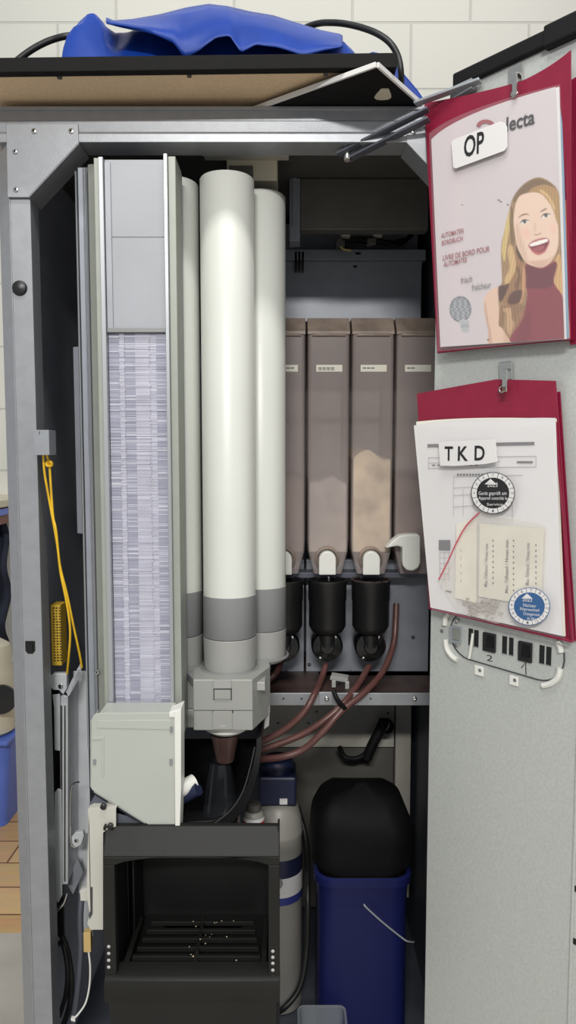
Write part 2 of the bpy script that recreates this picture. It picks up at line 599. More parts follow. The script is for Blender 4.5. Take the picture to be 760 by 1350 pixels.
gusset(False)
gusset(True)
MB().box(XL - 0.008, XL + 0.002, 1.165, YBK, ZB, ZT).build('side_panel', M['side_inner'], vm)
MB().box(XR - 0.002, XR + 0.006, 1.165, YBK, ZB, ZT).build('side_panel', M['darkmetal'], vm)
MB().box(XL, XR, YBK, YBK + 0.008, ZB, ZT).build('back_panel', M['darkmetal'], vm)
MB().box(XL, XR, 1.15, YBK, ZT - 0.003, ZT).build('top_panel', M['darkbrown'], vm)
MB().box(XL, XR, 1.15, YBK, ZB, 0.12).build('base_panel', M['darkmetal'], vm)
for fx in (XL + 0.05, XR - 0.05):
    for fy in (1.2, YBK - 0.05):
        MB().lathe([(0.02, 0), (0.02, 0.012), (0.009, 0.014), (0.009, ZB + 0.002)], (fx, fy, 0), (0, 0, 1), 16).build('foot', M['black'], vm)

# inside: ceiling box, recess, electrics cover
Yc = 1.40
cb = MB()
cb.box(X(396, 250, Yc), X(566, 250, Yc), Yc, Yc + 0.03, Z(303, Yc), ZT - 0.004)
cb.build('ceiling_box', M['darkbrown'], vm, 0.002)
cb = MB()
cb.box(X(382, 250, Yc), X(396, 250, Yc), Yc, Yc + 0.04, Z(318, Yc), ZT - 0.004)
cb.box(X(386, 250, Yc), X(391, 250, Yc), Yc - 0.004, Yc + 0.002, Z(300, Yc), ZT - 0.004)
cb.build('ceiling_strut', M['inner_grey'], vm, 0.001)
br = MB()
x0, x1 = X(266, 197, 1.21), X(381, 197, 1.21)
br.box(x0, x1, 1.21, 1.222, Z(202, 1.21), Z(193, 1.21))
br.box(x0, x1, 1.222, 1.26, Z(195, 1.21), Z(193, 1.21))
for px in (271, 370):
    q = P(px, 197.5, 1.21)
    br.lathe([(0.003, 0.001), (0.0028, 0.0014), (0, 0.0014)], q, (0, -1, 0), 10, 1)
br.build('hanger_bar', [M['beige'], M['groove']], vm, 0.0008)
crm = MB()
x0, x1 = X(299, 215, 1.26), X(366, 215, 1.26)
crm.box(x0, x1, 1.26, 1.34, Z(238, 1.26), ZT - 0.004)
crm.box(X(302, 215, 1.26), X(334, 215, 1.26), 1.256, 1.26, Z(238, 1.26), Z(219, 1.26), 1)
crm.build('junction_box', [M['cream'], M['darkbrown']], vm, 0.004)

Ye = 1.56
ec = MB()
xa, xb = X(370, 370, Ye), X(556, 370, Ye)
ec.box(xa, xb, Ye, Ye + 0.2, Z(424, Ye), Z(345, Ye))
ec.box(xa, xb + 0.006, Ye - 0.012, Ye + 0.2, Z(345, Ye), Z(331, Ye))
ec.box(xa, xb, Ye + 0.05, Ye + 0.2, Z(331, Ye), Z(285, Ye), 0)
for k in range(3):
    xx = X(389 + k * 4.6, 343, Ye - .013)
    ec.box(xx, xx + 0.0045, Ye - 0.0135, Ye, Z(360, Ye), Z(334, Ye), 2)
ec.box(X(468, 336, Ye), X(475, 336, Ye), Ye - 0.0135, Ye, Z(338, Ye), Z(335, Ye), 2)
ec.box(X(466, 352, Ye), X(471, 352, Ye), Ye - 0.001, Ye, Z(353, Ye), Z(350, Ye), 2)
ec.build('electrics_cover', [M['inner_grey'], M['darkmetal'], M['blackgloss']], vm, 0.0015)

# wiring in the recess
wr = thing('wiring_harness', P(490, 318, 1.52), 'dark bundle of wires and plugs lying in the recess above the electrics cover', 'wiring')
w = MB()
for k in range(7):
    a = P(445 + 3 * k, 322 - (k % 3) * 3, 1.52)
    w.tube([a, P(470 + 4 * k, 314 + (k % 2) * 8, 1.515), P(500 + 4 * k, 324 - (k % 3) * 3, 1.51), P(530 + 2 * k, 318 - k, 1.53), P(545, 306, 1.56)], 0.003, 8)
w.build('wire_bundle', M['black_soft'], wr)
for k, (px, py) in enumerate([(449, 322), (456, 309), (498, 309), (490, 319)]):
    q = P(px, py, 1.505)
    MB().box(q.x - 0.009, q.x + 0.009, q.y - 0.008, q.y + 0.012, q.z - 0.006, q.z + 0.006).build('plug', M['beige' if k in (1, 2) else 'darkbrown'], wr, 0.001)
MB().tube([P(447, 316, 1.5), P(452, 328, 1.5), P(463, 330, 1.5)], 0.0022, 8).build('wire', M['orange_p'], wr)

# mixer back plate, drip shelf
Ym = 1.47
mp_ = MB()
mp_.box(X(366, 800, Ym), X(401, 800, Ym), Ym, Ym + 0.02, Z(890, Ym), Z(738, Ym))
mp_.box(X(404, 800, Ym), X(566, 800, Ym), Ym, Ym + 0.02, Z(890, Ym), Z(738, Ym))
for (px, py) in [(408, 876), (462, 886), (545, 840), (378, 886)]:
    q = P(px, py, Ym)
    mp_.lathe([(0.004, 0), (0.004, 0.002), (0, 0.003)], q, (0, -1, 0), 10, 1)
mp_.build('mixer_plate', [M['inner_grey'], M['groove']], vm, 0.001)
Ys = 1.33
sh = MB()
zs = Z(914, Ys)
sh.box(X(352, 915, Ys), XR - 0.003, Ys, Ym + 0.15, zs - 0.004, zs, 1)
sh.build('drip_shelf', [M['silver'], M['hose_dirty']], vm, 0.0006)
sl = MB()
sl.box(X(352, 921, Ys), XR - 0.003, Ys - 0.004, Ys, Z(929, Ys), Z(913, Ys))
sl.box(X(421, 920, Ys - .006), X(439, 920, Ys - .006), Ys - 0.007, Ys - 0.003, Z(928, Ys), Z(911, Ys))
for (px, py) in [(374, 921), (489, 921), (398, 921)]:
    q = P(px, py, Ys - 0.004)
    sl.lathe([(0.0022, 0.0005), (0, 0.0006)], q, (0, -1, 0), 10, 1)
for (px, py) in [(431, 921), (547, 921)]:
    q = P(px, py, Ys - 0.007)
    sl.lathe([(0.0045, 0), (0.0045, 0.002), (0.002, 0.003), (0, 0.002)], q, (0, -1, 0), 12, 2)
sl.build('shelf_lip', [M['silver'], M['groove'], M['chrome']], vm, 0.0006)
# dirty step behind the shelf
MB().box(X(420, 890, Ym - .02), XR - 0.004, Ym - 0.03, Ym + 0.02, zs, Z(886, Ym)).build('shelf_step', M['hose_dirty'], vm, 0.002)
# pale inner back sheets of the lower compartment
lb = MB()
Yl = 1.66
lb.box(X(345, 960, Yl), X(520, 960, Yl), Yl, Yl + 0.01, Z(985, Yl), Z(925, Yl))
lb.box(X(345, 1000, Yl + .012), X(519, 1000, Yl + .012), Yl + 0.012, Yl + 0.02, Z(1200, Yl), Z(980, Yl), 2)  # lower sheet coloured dark to imitate the shade low in the compartment
lb.box(X(521, 1000, Yl), X(541, 1000, Yl), Yl - 0.01, Yl + 0.02, Z(1180, Yl), Z(925, Yl))
for (px, py) in [(418, 938), (407, 953), (367, 953), (512, 940)]:
    q = P(px, py, Yl)
    lb.lathe([(0.0028, 0.001), (0, 0.0012)], q, (0, -1, 0), 10, 1)
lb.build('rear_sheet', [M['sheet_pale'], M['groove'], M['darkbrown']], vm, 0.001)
dk = MB()
dk.tube([P(507, 950, 1.60), P(500, 965, 1.60), P(490, 985, 1.60), P(484, 1000, 1.60)], 0.012, 12)
dk.tube([P(448, 985, 1.62), P(455, 998, 1.60), P(470, 1000, 1.6), P(484, 992, 1.6), P(495, 975, 1.6)], 0.006, 10)
dk.lathe([(0.016, -0.01), (0.018, 0), (0.016, 0.01), (0.012, 0.012)], P(509, 957, 1.60), (0.4, -1, 0.1), 18)
dk.build('drain_pipe', M['black_soft'], vm)

# ------------------------------------------------------------------ the swung-out door (part of the machine)
zt, zbm = D(603, 104).z, 0.10
t_l = (D(603, 110) - HINGE).dot(DD)
dr = MB()
out = [DT(0.0, zbm), DT(0.66, zbm), DT(0.66, zt), DT(t_l, zt), DT(t_l, zt - 0.03), DT(0.0, zt - 0.09)]
dr.prism(out, -DN * 0.045)
door = dr.build('door', M['galv'], vm, 0.001)
q = MB()
a, b = D(603, 96, 0.004), DT(0.66, 0, 0.004)
zc1 = D(603, 112, 0.004).z
q.prism([DT(t_l - 0.003, zt - 0.016, 0.008), DT(0.66, zt - 0.016, 0.008), DT(0.66, zt + 0.006, 0.008), DT(t_l - 0.003, zt + 0.006, 0.008)], -DN * 0.06)
t2 = (D(722, 60) - HINGE).dot(DD)
q.prism([DT(t2, zt - 0.02, 0.012), DT(0.66, zt - 0.02, 0.012), DT(0.66, zt + 0.009, 0.012), DT(t2, zt + 0.009, 0.012)], -DN * 0.064)
q.build('top_seal', M['black_soft'], vm, 0.003)
q = MB()
q.prism([DT(t_l - 0.002, zt - 0.034, 0.002), DT(t_l + 0.035, zt - 0.03, 0.002), DT(t_l + 0.035, zt - 0.016, 0.002), DT(t_l - 0.002, zt - 0.016, 0.002)], DN * 0.012)
q.lathe([(0.004, 0), (0.004, 0.001), (0, 0.0012)], DT(t_l + 0.010, zt - 0.023, 0.0142), DN, 12, 1)
q.build('seal_bracket', [M['grey'], M['groove']], vm, 0.001)
# folded edge near the lower right with dark slots
tr = (D(754, 1200) - HINGE).dot(DD)
q = MB()
q.prism([DT(tr, zbm, 0), DT(tr + 0.004, zbm, 0), DT(tr + 0.004, D(754, 860).z, 0), DT(tr, D(754, 860).z, 0)], DN * 0.0025)
q.build('door_fold', M['galv'], vm, 0.0008)
for py in (1170, 1240):
    q = MB()
    zz = D(757, py).z
    tq = (D(757, py) - HINGE).dot(DD)
    q.prism([DT(tq, zz - 0.004, 0.0002), DT(tq + 0.02, zz - 0.004, 0.0002), DT(tq + 0.02, zz + 0.004, 0.0002), DT(tq, zz + 0.004, 0.0002)], DN * 0.0012)
    q.build('door_slot', M['blackgloss'], vm)

# door stay: two flat bars and an arm
sy = MB()
a0, a1 = P(446, 204, 1.16), P(565, 144, 1.10)
b0, b1 = P(459, 211, 1.165), P(566, 157, 1.105)
for (a, b) in ((a0, a1), (b0, b1)):
    d = (b - a)
    L = d.length
    d.normalize()
    s_ = Vector((d.y, -d.x, 0)).normalized()
    sy.obox((a + b) / 2, d * L / 2, s_ * 0.008, d.cross(s_).normalized() * 0.0018)
sy.build('door_stay', M['darkmetal'], vm, 0.0008)
q = MB()
q.lathe([(0.006, -0.012), (0.006, 0.004), (0.0045, 0.006), (0, 0.006)], P(458, 207, 1.158), (0, -0.25, -1), 16)
q.build('stay_pivot', M['chrome'], vm)
q = MB()
a, b = P(548, 137, 1.12), D(634, 106, 0.010)
d = (b - a)
L = d.length
d.normalize()
s_ = Vector((d.y, -d.x, 0)).normalized()
q.obox((a + b) / 2, d * L / 2, s_ * 0.007, d.cross(s_).normalized() * 0.002)
q.build('stay_arm', M['zinc'], vm, 0.0008)


# hooks on the door
def hook(px, py0, py1, nm):
    mb = MB()
    top, bot = D(px, py0, 0.004), D(px, py1, 0.004)
    w = DD * 0.010
    mb.prism([top - w, top + w, D(px + 1, py0 + 24, 0.004) + w, D(px + 1, py0 + 24, 0.004) - w], DN * 0.002)
    h = DD * 0.0035
    p = [D(px - 1, py0 + 10, 0.006), D(px - 1, py0 + 10, 0.03), D(px - 1, py1 - 6, 0.030), D(px - 1, py1, 0.034)]
    for i in range(3):
        a, b = p[i], p[i + 1]
        t = (b - a).normalized().cross(DD).normalized() * 0.0012
        mb.prism([a - h - t, a + h - t, b + h - t, b - h - t], t * 2)
    return mb.build(nm, M['chrome'], vm, 0.0006)


hook(680, 86, 126, 'folder_hook')
hook(667, 477, 516, 'folder_hook')

# switch panel in the door: stadium-shaped recess plate
sp_ = MB()
NS = 0.0012


def stadium(ax, ay, bx, by, rpx, n, k=12):
    """outline about two pixel centres on the door plane"""
    A, B = D(ax, ay, n), D(bx, by, n)
    r = rpx
    pts = []
    u = (B - A).normalized()
    v = DN.cross(u)
    for i in range(k + 1):
        an = -math.pi / 2 + math.pi * i / k
        pts.append(B + (u * math.cos(an) + v * math.sin(an)) * r)
    for i in range(k + 1):
        an = math.pi / 2 + math.pi * i / k
        pts.append(A + (u * math.cos(an) + v * math.sin(an)) * r)
    return pts


SA, SB = (621, 838), (712, 862)
sp_.prism(stadium(*SA, *SB, 0.036, NS - 0.0012), DN * 0.0012)
spo = sp_.build('switch_panel', M['galv'], vm)
# raised rim round the recess
rim_i, rim_o = stadium(*SA, *SB, 0.0362, NS), stadium(*SA, *SB, 0.0376, NS)
rm = MB()
n_ = len(rim_i)
vs = [p + DN * 0.0 for p in rim_i] + [p + DN * 0.0012 for p in rim_i] + [p + DN * 0.0012 for p in rim_o] + [p for p in rim_o]
fs = []
for i in range(n_):
    j = (i + 1) % n_
    for a in range(3):
        fs.append((a * n_ + i, a * n_ + j, (a + 1) * n_ + j, (a + 1) * n_ + i))
rm.add(vs, fs)
rm.build('rim', M['groove'], spo)


def dquad(mb, px0, py0, px1, py1, slope, n, th, mi=0):
    """a box on the door whose horizontal edges follow the door's direction"""
    A, B = D(px0, py0, n), D(px0, py1, n)
    t0, t1 = (D(px0, (py0 + py1) / 2, n) - HINGE).dot(DD), (D(px1, (py0 + py1) / 2, n) - HINGE).dot(DD)
    mb.prism([DT(t0, B.z, n), DT(t1, B.z, n), DT(t1, A.z, n), DT(t0, A.z, n)], DN * th, mi)
    return mb


dsub = MB()
dquad(dsub, 596, 824, 609, 846, 0, NS, 0.006)
dquad(dsub, 598, 828, 607, 842, 0, NS + 0.006, 0.003, 1)
for py in (818, 849):
    q_ = D(604, py, NS)
    dsub.lathe([(0.0042, 0), (0.0042, 0.004), (0.002, 0.005), (0.002, 0.002), (0, 0.002)], q_, DN, 6, 2)
dsub.build('serial_socket', [M['zinc'], M['alu_dark'], M['chrome']], spo, 0.0005)
for (x0, x1, y0, y1) in [(618.5, 624, 828, 850), (626, 631.5, 830, 852), (663, 669, 838, 861), (672, 677.5, 840, 863), (712, 718.5, 850, 874), (721, 727.5, 852, 876)]:
    mb = MB()
    dquad(mb, x0, y0, x1, y1, 0, NS, 0.0008)
    dquad(mb, x0 - 0.6, y1 - 0.3, x1 + 0.3, y1 + 0.8, 0, NS, 0.0012, 1)
    mb.build('cable_slot', [M['blackgloss'], M['chrome']], spo)
for (x0, x1, y0, y1) in [(638.5, 655, 832.5, 857), (685, 703, 844, 870)]:
    mb = MB()
    dquad(mb, x0, y0, x1, y1, 0, NS, 0.004)
    sw = mb.build('rocker_switch', M['black'], spo, 0.001)
    mb = MB()
    xm = (x0 + x1) / 2
    A = D(x0 + 4, (y0 + y1) / 2, NS + 0.004)
    B = D(x1 - 4, (y0 + y1) / 2 + 1.5, NS + 0.004)
    A.z = B.z = (A.z + B.z) / 2
    hh = UP * 0.0085
    mb.prism([A - hh, A - hh + DN * 0.004, A + DN * 0.0015, A + hh + DN * 0.0005, A + hh], B - A)
    mb.box(0, 0, 0, 0, 0, 0) if False else None
    k = mb.build('rocker_switch', M['black_soft'], spo, 0.0006)
    k.name = 'rocker'
text('numeral', '2', D(642, 871, NS), D(650, 872.5, NS), DN, M['ink'], spo, 0.0, 0.0092)
MB().tube([D(688, 880.5, NS + 0.0003), D(693.6, 873.5, NS + 0.0003), D(694, 889.5, NS + 0.0003)], 0.0007, 6, False).build('numeral', M['ink'], spo)
mb = MB()
mb.tube([D(624, 835, NS + 0.002), D(622, 850, NS + 0.004), D(619, 868, NS + 0.003)], 0.0022, 8)
mb.build('cable_tie', M['white_plastic'], spo)


def clip_arc(pxs, nm):
    mb = MB()
    pts = [D(x, y, 0.003) for x, y in pxs]
    mb.tube(pts, 0.0042, 8)
    return mb.build(nm, M['white_plastic'], spo)


clip_arc([(592, 808), (588, 815), (587, 824)], 'corner_clip')
clip_arc([(588, 843), (590, 856), (597, 866), (603, 870)], 'corner_clip')
clip_arc([(735, 846), (739, 853), (740, 860)], 'corner_clip')
clip_arc([(739, 881), (736, 893), (727, 901), (716, 904)], 'corner_clip')
for (px, py) in ((633, 883), (679, 896)):
    mb = MB()
    dquad(mb, px - 6, py - 7, px + 6, py + 6, 0, 0.0005, 0.003)
    q_ = D(px, py + 1, 0.0036)
    mb.lathe([(0.0028, 0), (0, 0.0002)], q_, DN, 12, 1)
    mb.build('fixing_tab', [M['white_plastic'], M['ink_grey']], spo, 0.0012)
for (px, py) in ((583, 832), (742, 870)):
    MB().lathe([(0.0032, 0), (0.0032, 0.0006), (0, 0.0009)], D(px, py, 0), DN, 12).build('rivet', M['ink_grey'], spo)

# ================================================================== FOLDERS ON THE DOOR
def bez(a, b, c, n=12):
    return [((1 - t) ** 2 * a[0] + 2 * t * (1 - t) * b[0] + t * t * c[0], (1 - t) ** 2 * a[1] + 2 * t * (1 - t) * b[1] + t * t * c[1]) for t in [i / n for i in range(n + 1)]]


def dsheet(mb, pts, n, th, mi=0, nf=None):
    """outline (photo pixels) as a sheet n in front of the door; nf bends it"""
    f = nf or (lambda x, y: 0.0)
    q = [D(x, y, n + f(x, y)) for x, y in pts]
    return mb.prism(q, DN * th, mi)


def strip_sheet(mb, top, bot, n0, n1, th, mi=0):
    """a sheet between two pixel polylines of equal length; n from n0 (top) to n1 (bottom)"""
    k = len(top)
    vs = [D(x, y, n0[i] if isinstance(n0, list) else n0) for i, (x, y) in enumerate(top)] + [D(x, y, n1) for x, y in bot]
    vs2 = [v - DN * th for v in vs]
    fs = []
    for i in range(k - 1):
        fs.append((i, i + 1, k + i + 1, k + i))
        fs.append((2 * k + i + 1, 2 * k + i, 3 * k + i, 3 * k + i + 1))
        fs.append((i, 2 * k + i, 2 * k + i + 1, i + 1))
        fs.append((k + i, k + i + 1, 3 * k + i + 1, 3 * k + i))
    fs.append((0, k, 3 * k, 2 * k))
    fs.append((k - 1, 3 * k - 1, 4 * k - 1, 2 * k - 1))
    return mb.add(vs + vs2, fs, mi, True)


def lerp_line(a, b, n):
    return [(a[0] + (b[0] - a[0]) * i / n, a[1] + (b[1] - a[1]) * i / n) for i in range(n + 1)]


# ---- upper folder
f1 = thing('hanging_folder', D(660, 465, 0.02), 'upper crimson hanging folder with a white OP tag and a smiling woman on its booklet', 'folder', 'folders hung on the machine door')
mb = MB()
topl = bez((560, 136), (640, 122), (690, 106), 8) + bez((690, 106), (725, 90), (753, 66), 8)[1:]
nn = [0.017 + 0.012 * max(0, (x - 690) / 60) for x, _ in topl]
strip_sheet(mb, topl, lerp_line((577, 466), (753, 446), 16), nn, 0.016, 0.0018)
mb.build('back_cover', M['crimson'], f1)
mb = MB()
strip_sheet(mb, bez((741, 120), (744, 112), (751, 70), 6), lerp_line((752, 449), (757, 448), 6), 0.010, 0.010, 0.0015)
strip_sheet(mb, lerp_line((743, 112), (775, 92), 6), lerp_line((752, 455), (785, 449), 6), 0.007, 0.007, 0.0015)
mb.build('front_cover', M['crimson_dark'], f1)
ptop = bez((570, 182), (600, 150), (735, 114), 16)
mb = MB()
strip_sheet(mb, [(x + 9, y + 2) for x, y in ptop], lerp_line((590, 456), (752, 447), 16), 0.0225, 0.0215, 0.0014)
mb.build('page', M['page_orange'], f1)
mb = MB()
strip_sheet(mb, [(x + 5.5, y + 1) for x, y in ptop], lerp_line((588, 457), (750.5, 447), 16), 0.0250, 0.0235, 0.0014)
mb.build('page', M['page_blue'], f1)
mb = MB()
strip_sheet(mb, [(x + 2.5, y + 0.5) for x, y in ptop], lerp_line((586, 457), (747, 447), 16), 0.0270, 0.0255, 0.0014)
mb.build('page', M['paper'], f1)


# the printed cover: a flat picture, sampled on a fine grid
def sdist(px, py, poly):
    poly = np.array(poly, float)
    d = np.full(px.shape, 1e9)
    inside = np.zeros(px.shape, bool)
    n = len(poly)
    for i in range(n):
        ax, ay = poly[i]
        bx, by = poly[(i + 1) % n]
        ex, ey = bx - ax, by - ay
        t = np.clip(((px - ax) * ex + (py - ay) * ey) / (ex * ex + ey * ey + 1e-9), 0, 1)
        d = np.minimum(d, np.hypot(px - ax - t * ex, py - ay - t * ey))
        c = ((ay <= py) & (by > py)) | ((by <= py) & (ay > py))
        with np.errstate(divide='ignore', invalid='ignore'):
            xi = ax + (py - ay) / (by - ay + 1e-12) * ex
        inside ^= c & (px < xi)
    return np.where(inside, d, -d)


def smooth_poly(pts, n=5):
    q = []
    m = len(pts)
    for i in range(m):
        p0, p1, p2, p3 = [np.array(pts[(i + k) % m], float) for k in (-1, 0, 1, 2)]
        for k in range(n):
            t = k / n
            q.append(tuple(0.5 * (2 * p1 + (p2 - p0) * t + (2 * p0 - 5 * p1 + 4 * p2 - p3) * t * t + (3 * p1 - p0 - 3 * p2 + p3) * t ** 3)))
    return q


def zpt(x, y):
    return (620 + x * 140 / 760.0, 220 + y * 240 / 1303.0)


def paint_cover(px, py):
    """sRGB colours of the booklet's front at photo pixels"""
    col = np.zeros(px.shape + (3,))
    col[:] = (202, 193, 195)
    g = np.clip((px - 570) / 170, 0, 1)[..., None]
    col += (1 - g) * np.array((6, 2, 2)) * np.clip(1 - np.abs(px - 605) / 20, 0, 1)[..., None]

    def lay(poly, c, soft=1.0, op=1.0, smooth=True):
        if isinstance(c, tuple) and c[0] > c[1] > c[2] and c[0] - c[2] > 55 and c[0] < 216:
            st = np.sin(px * 1.5 + 5 * np.sin(py * 0.055) + 0.03 * py) * 0.6 + np.sin(px * 2.9 + 4 * np.sin(py * 0.08 + 1)) * 0.4
            c = np.array(c, float) + st[..., None] * np.array((17, 15, 11))
        s = sdist(px, py, smooth_poly(poly) if smooth else poly)
        a = np.clip(s / soft + 0.5, 0, 1)[..., None] * op
        col[:] = col * (1 - a) + np.array(c, float) * a

    Zp = lambda L: [zpt(*p) for p in L]
    # shoulder and arm
    lay(Zp([(205, 855), (150, 880), (105, 930), (98, 990), (115, 1090), (135, 1200), (138, 1300), (330, 1300), (330, 1000), (280, 850)]), (218, 186, 164), 1.2)
    lay(Zp([(110, 960), (125, 1060), (150, 1180), (160, 1300), (138, 1300), (130, 1180), (105, 1040)]), (188, 152, 130), 2.0, 0.7)
    lay(Zp([(230, 900), (215, 1040), (240, 1180), (250, 1300), (300, 1300), (300, 900)]), (196, 160, 134), 4.0, 0.6)
    # hair behind
    lay(Zp([(500, 75), (420, 100), (350, 160), (300, 240), (275, 350), (250, 450), (225, 560), (225, 700), (230, 830), (205, 950), (215, 1050), (205, 1130), (235, 1160), (300, 1250), (350, 1180), (400, 1080), (440, 900), (640, 900), (660, 920), (690, 900), (700, 500), (640, 200), (590, 120)]), (154, 124, 90), 1.2)
    lay(Zp([(640, 620), (655, 700), (672, 860), (660, 920), (620, 910), (590, 830), (600, 700)]), (200, 160, 110), 1.5)
    # hair strands light and dark
    lay(Zp([(420, 105), (350, 165), (310, 240), (345, 250), (400, 190), (500, 170), (600, 200), (590, 130), (500, 85)]), (112, 88, 58), 3.0, 0.85)
    lay(Zp([(270, 350), (245, 470), (228, 600), (250, 680), (265, 560), (290, 420), (300, 300)]), (206, 182, 118), 2.0, 0.9)
    lay(Zp([(290, 300), (285, 420), (300, 560), (320, 520), (315, 400), (310, 300)]), (120, 96, 60), 2.0, 0.9)
    # turtleneck
    lay(Zp([(400, 700), (395, 830), (410, 900), (395, 1000), (330, 1150), (310, 1260), (715, 1225), (680, 1020), (660, 920), (600, 820), (620, 680), (520, 715), (440, 705)]), (132, 52, 62), 1.2)
    lay(Zp([(400, 705), (398, 850), (480, 870), (580, 860), (600, 800), (620, 690), (520, 730)]), (98, 40, 50), 2.5, 0.85)
    lay(Zp([(420, 1000), (440, 1150), (420, 1240), (330, 1255), (350, 1150), (400, 1050)]), (112, 42, 52), 4, 0.6)
    # hair falling in front
    lay(Zp([(335, 560), (320, 640), (300, 760), (220, 850), (215, 950), (300, 1000), (340, 960), (390, 900), (400, 800), (395, 720), (370, 640)]), (150, 112, 76), 1.5)
    lay(Zp([(300, 560), (330, 720), (260, 860), (250, 800), (285, 720), (270, 600)]), (206, 172, 122), 1.8, 0.9)
    lay(Zp([(330, 570), (345, 640), (380, 680), (360, 600), (345, 560)]), (70, 48, 36), 1.5, 0.95)
    lay(Zp([(205, 860), (210, 960), (240, 940), (280, 840), (240, 850)]), (74, 46, 38), 2, 0.9)
    lay(Zp([(300, 900), (270, 960), (300, 990), (370, 960), (390, 900), (350, 880)]), (80, 46, 36), 2.0, 0.85)
    lay(Zp([(380, 700), (400, 800), (385, 940), (340, 1000), (370, 930), (375, 820)]), (196, 148, 108), 2, 0.9)
    lay(Zp([(215, 1010), (215, 1130), (240, 1140), (250, 1060), (300, 1030), (290, 1140), (330, 1130), (350, 1060), (400, 1020), (370, 980), (280, 990)]), (138, 104, 72), 2, 0.9)
    lay(Zp([(235, 1020), (262, 1060), (262, 1150), (285, 1200), (320, 1130), (300, 1080), (290, 1010)]), (196, 158, 122), 2.5, 0.85)
    lay(Zp([(330, 720), (345, 780), (320, 850), (340, 880), (365, 800), (350, 720)]), (104, 72, 46), 2, 0.7)
    lay(Zp([(360, 1030), (330, 1110), (300, 1180), (340, 1150), (390, 1060)]), (150, 110, 78), 2, 0.8)
    # face
    lay(Zp([(350, 215), (320, 300), (312, 400), (325, 500), (345, 590), (400, 680), (450, 710), (515, 720), (570, 690), (615, 620), (635, 540), (632, 420), (615, 320), (560, 230), (490, 185), (420, 185)]), (226, 198, 178), 1.5)
    lay(Zp([(330, 420), (335, 520), (360, 610), (420, 690), (400, 600), (370, 500), (350, 420)]), (206, 172, 148), 4.0, 0.7)
    lay(Zp([(420, 680), (515, 722), (600, 640), (560, 660), (500, 670)]), (198, 160, 138), 4.0, 0.7)
    lay(Zp([(365, 470), (395, 520), (430, 500), (420, 450), (385, 440)]), (228, 182, 164), 5.0, 0.6)
    lay(Zp([(575, 430), (600, 480), (620, 440), (600, 400)]), (228, 184, 166), 5.0, 0.6)
    # fringe over the forehead on the right
    lay(Zp([(420, 180), (500, 185), (570, 260), (600, 320), (625, 400), (640, 380), (640, 200), (560, 130), (470, 140)]), (170, 136, 88), 2.0, 0.95)
    lay(Zp([(500, 175), (560, 225), (600, 300), (612, 290), (570, 210), (520, 165)]), (214, 180, 128), 2, 0.8)
    # brows
    lay(Zp([(345, 368), (370, 342), (405, 334), (428, 346), (405, 342), (372, 352)]), (128, 96, 74), 0.9, 0.9)
    lay(Zp([(500, 325), (520, 308), (548, 294), (548, 302), (522, 318)]), (128, 96, 74), 0.9, 0.9)
    # eyes
    for (cx, cy) in ((392, 393), (545, 349)):
        lay(Zp([(cx - 34, cy + 16), (cx - 18, cy - 10), (cx + 8, cy - 14), (cx + 34, cy - 6), (cx + 12, cy + 12), (cx - 14, cy + 18)]), (226, 218, 210), 0.8)
        lay(Zp([(cx - 13, cy), (cx, cy - 13), (cx + 13, cy), (cx, cy + 13)]), (78, 86, 76), 0.8)
        lay(Zp([(cx - 36, cy + 16), (cx - 18, cy - 12), (cx + 8, cy - 17), (cx + 36, cy - 8), (cx + 8, cy - 9), (cx - 16, cy - 3)]), (60, 48, 42), 0.8, 0.9)
    # nose
    lay(Zp([(455, 478), (470, 484), (500, 474), (516, 462), (502, 482), (470, 492)]), (176, 126, 108), 1.0, 0.85)
    lay(Zp([(462, 400), (456, 450), (470, 468), (474, 420)]), (210, 176, 156), 3, 0.7)
    # mouth
    lay(Zp([(418, 560), (450, 530), (500, 512), (548, 508), (570, 530), (560, 570), (535, 612), (490, 632), (450, 612), (430, 585)]), (186, 108, 106), 1.0)
    lay(Zp([(424, 560), (460, 536), (545, 514), (563, 532), (552, 568), (524, 604), (488, 614), (456, 600), (436, 580)]), (112, 38, 48), 0.8)
    lay(Zp([(426, 558), (460, 538), (545, 515), (560, 530), (535, 544), (480, 562), (440, 570)]), (240, 234, 226), 0.8)
    lay(Zp([(450, 586), (490, 570), (535, 562), (520, 600), (488, 612), (462, 602)]), (164, 84, 90), 1.5, 0.9)
    # the coin lower left
    zc = lambda x, y: (540 + x * 220 / 707.0, 60 + y * 420 / 1350.0)
    cx, cy = zc(217, 1118)
    r = np.hypot((px - cx) / 14.6, (py - cy) / 17.5)
    a = np.clip((1 - r) * 14 + 0.5, 0, 1)[..., None]
    sh_ = 150 + 26 * np.sin(px * 0.9 + 1.7 * np.sin(py * 0.6)) * np.cos(py * 0.8)
    rim = np.clip(1 - np.abs(r - 0.9) * 14, 0, 1)
    val = (sh_ - 40 * rim)[..., None] * np.array((0.98, 1.0, 1.03))
    col[:] = col * (1 - a) + val * a
    for k, (x, y) in enumerate([(232, 1172), (236, 1190), (238, 1206)]):
        ex, ey = zc(x, y)
        r = np.hypot((px - ex) / (7.2 - k), (py - ey) / 3.6)
        a = np.clip((1 - r) * 5 + 0.5, 0, 1)[..., None]
        col[:] = col * (1 - a) + np.array((176 - 14 * (k % 2), 178 - 14 * (k % 2), 180 - 12 * (k % 2))) * a
    # specks
    for (x, y, r0) in [(658, 264, 1.3), (661, 266, 1.2), (670, 270, 1.2), (644, 448, 1.2), (610, 270, 0.8)]:
        a = np.clip(r0 - np.hypot(px - x, py - y) + 0.5, 0, 1)[..., None]
        col[:] = col * (1 - a) + np.array((110, 84, 70)) * a
    return np.clip(col, 0, 255)


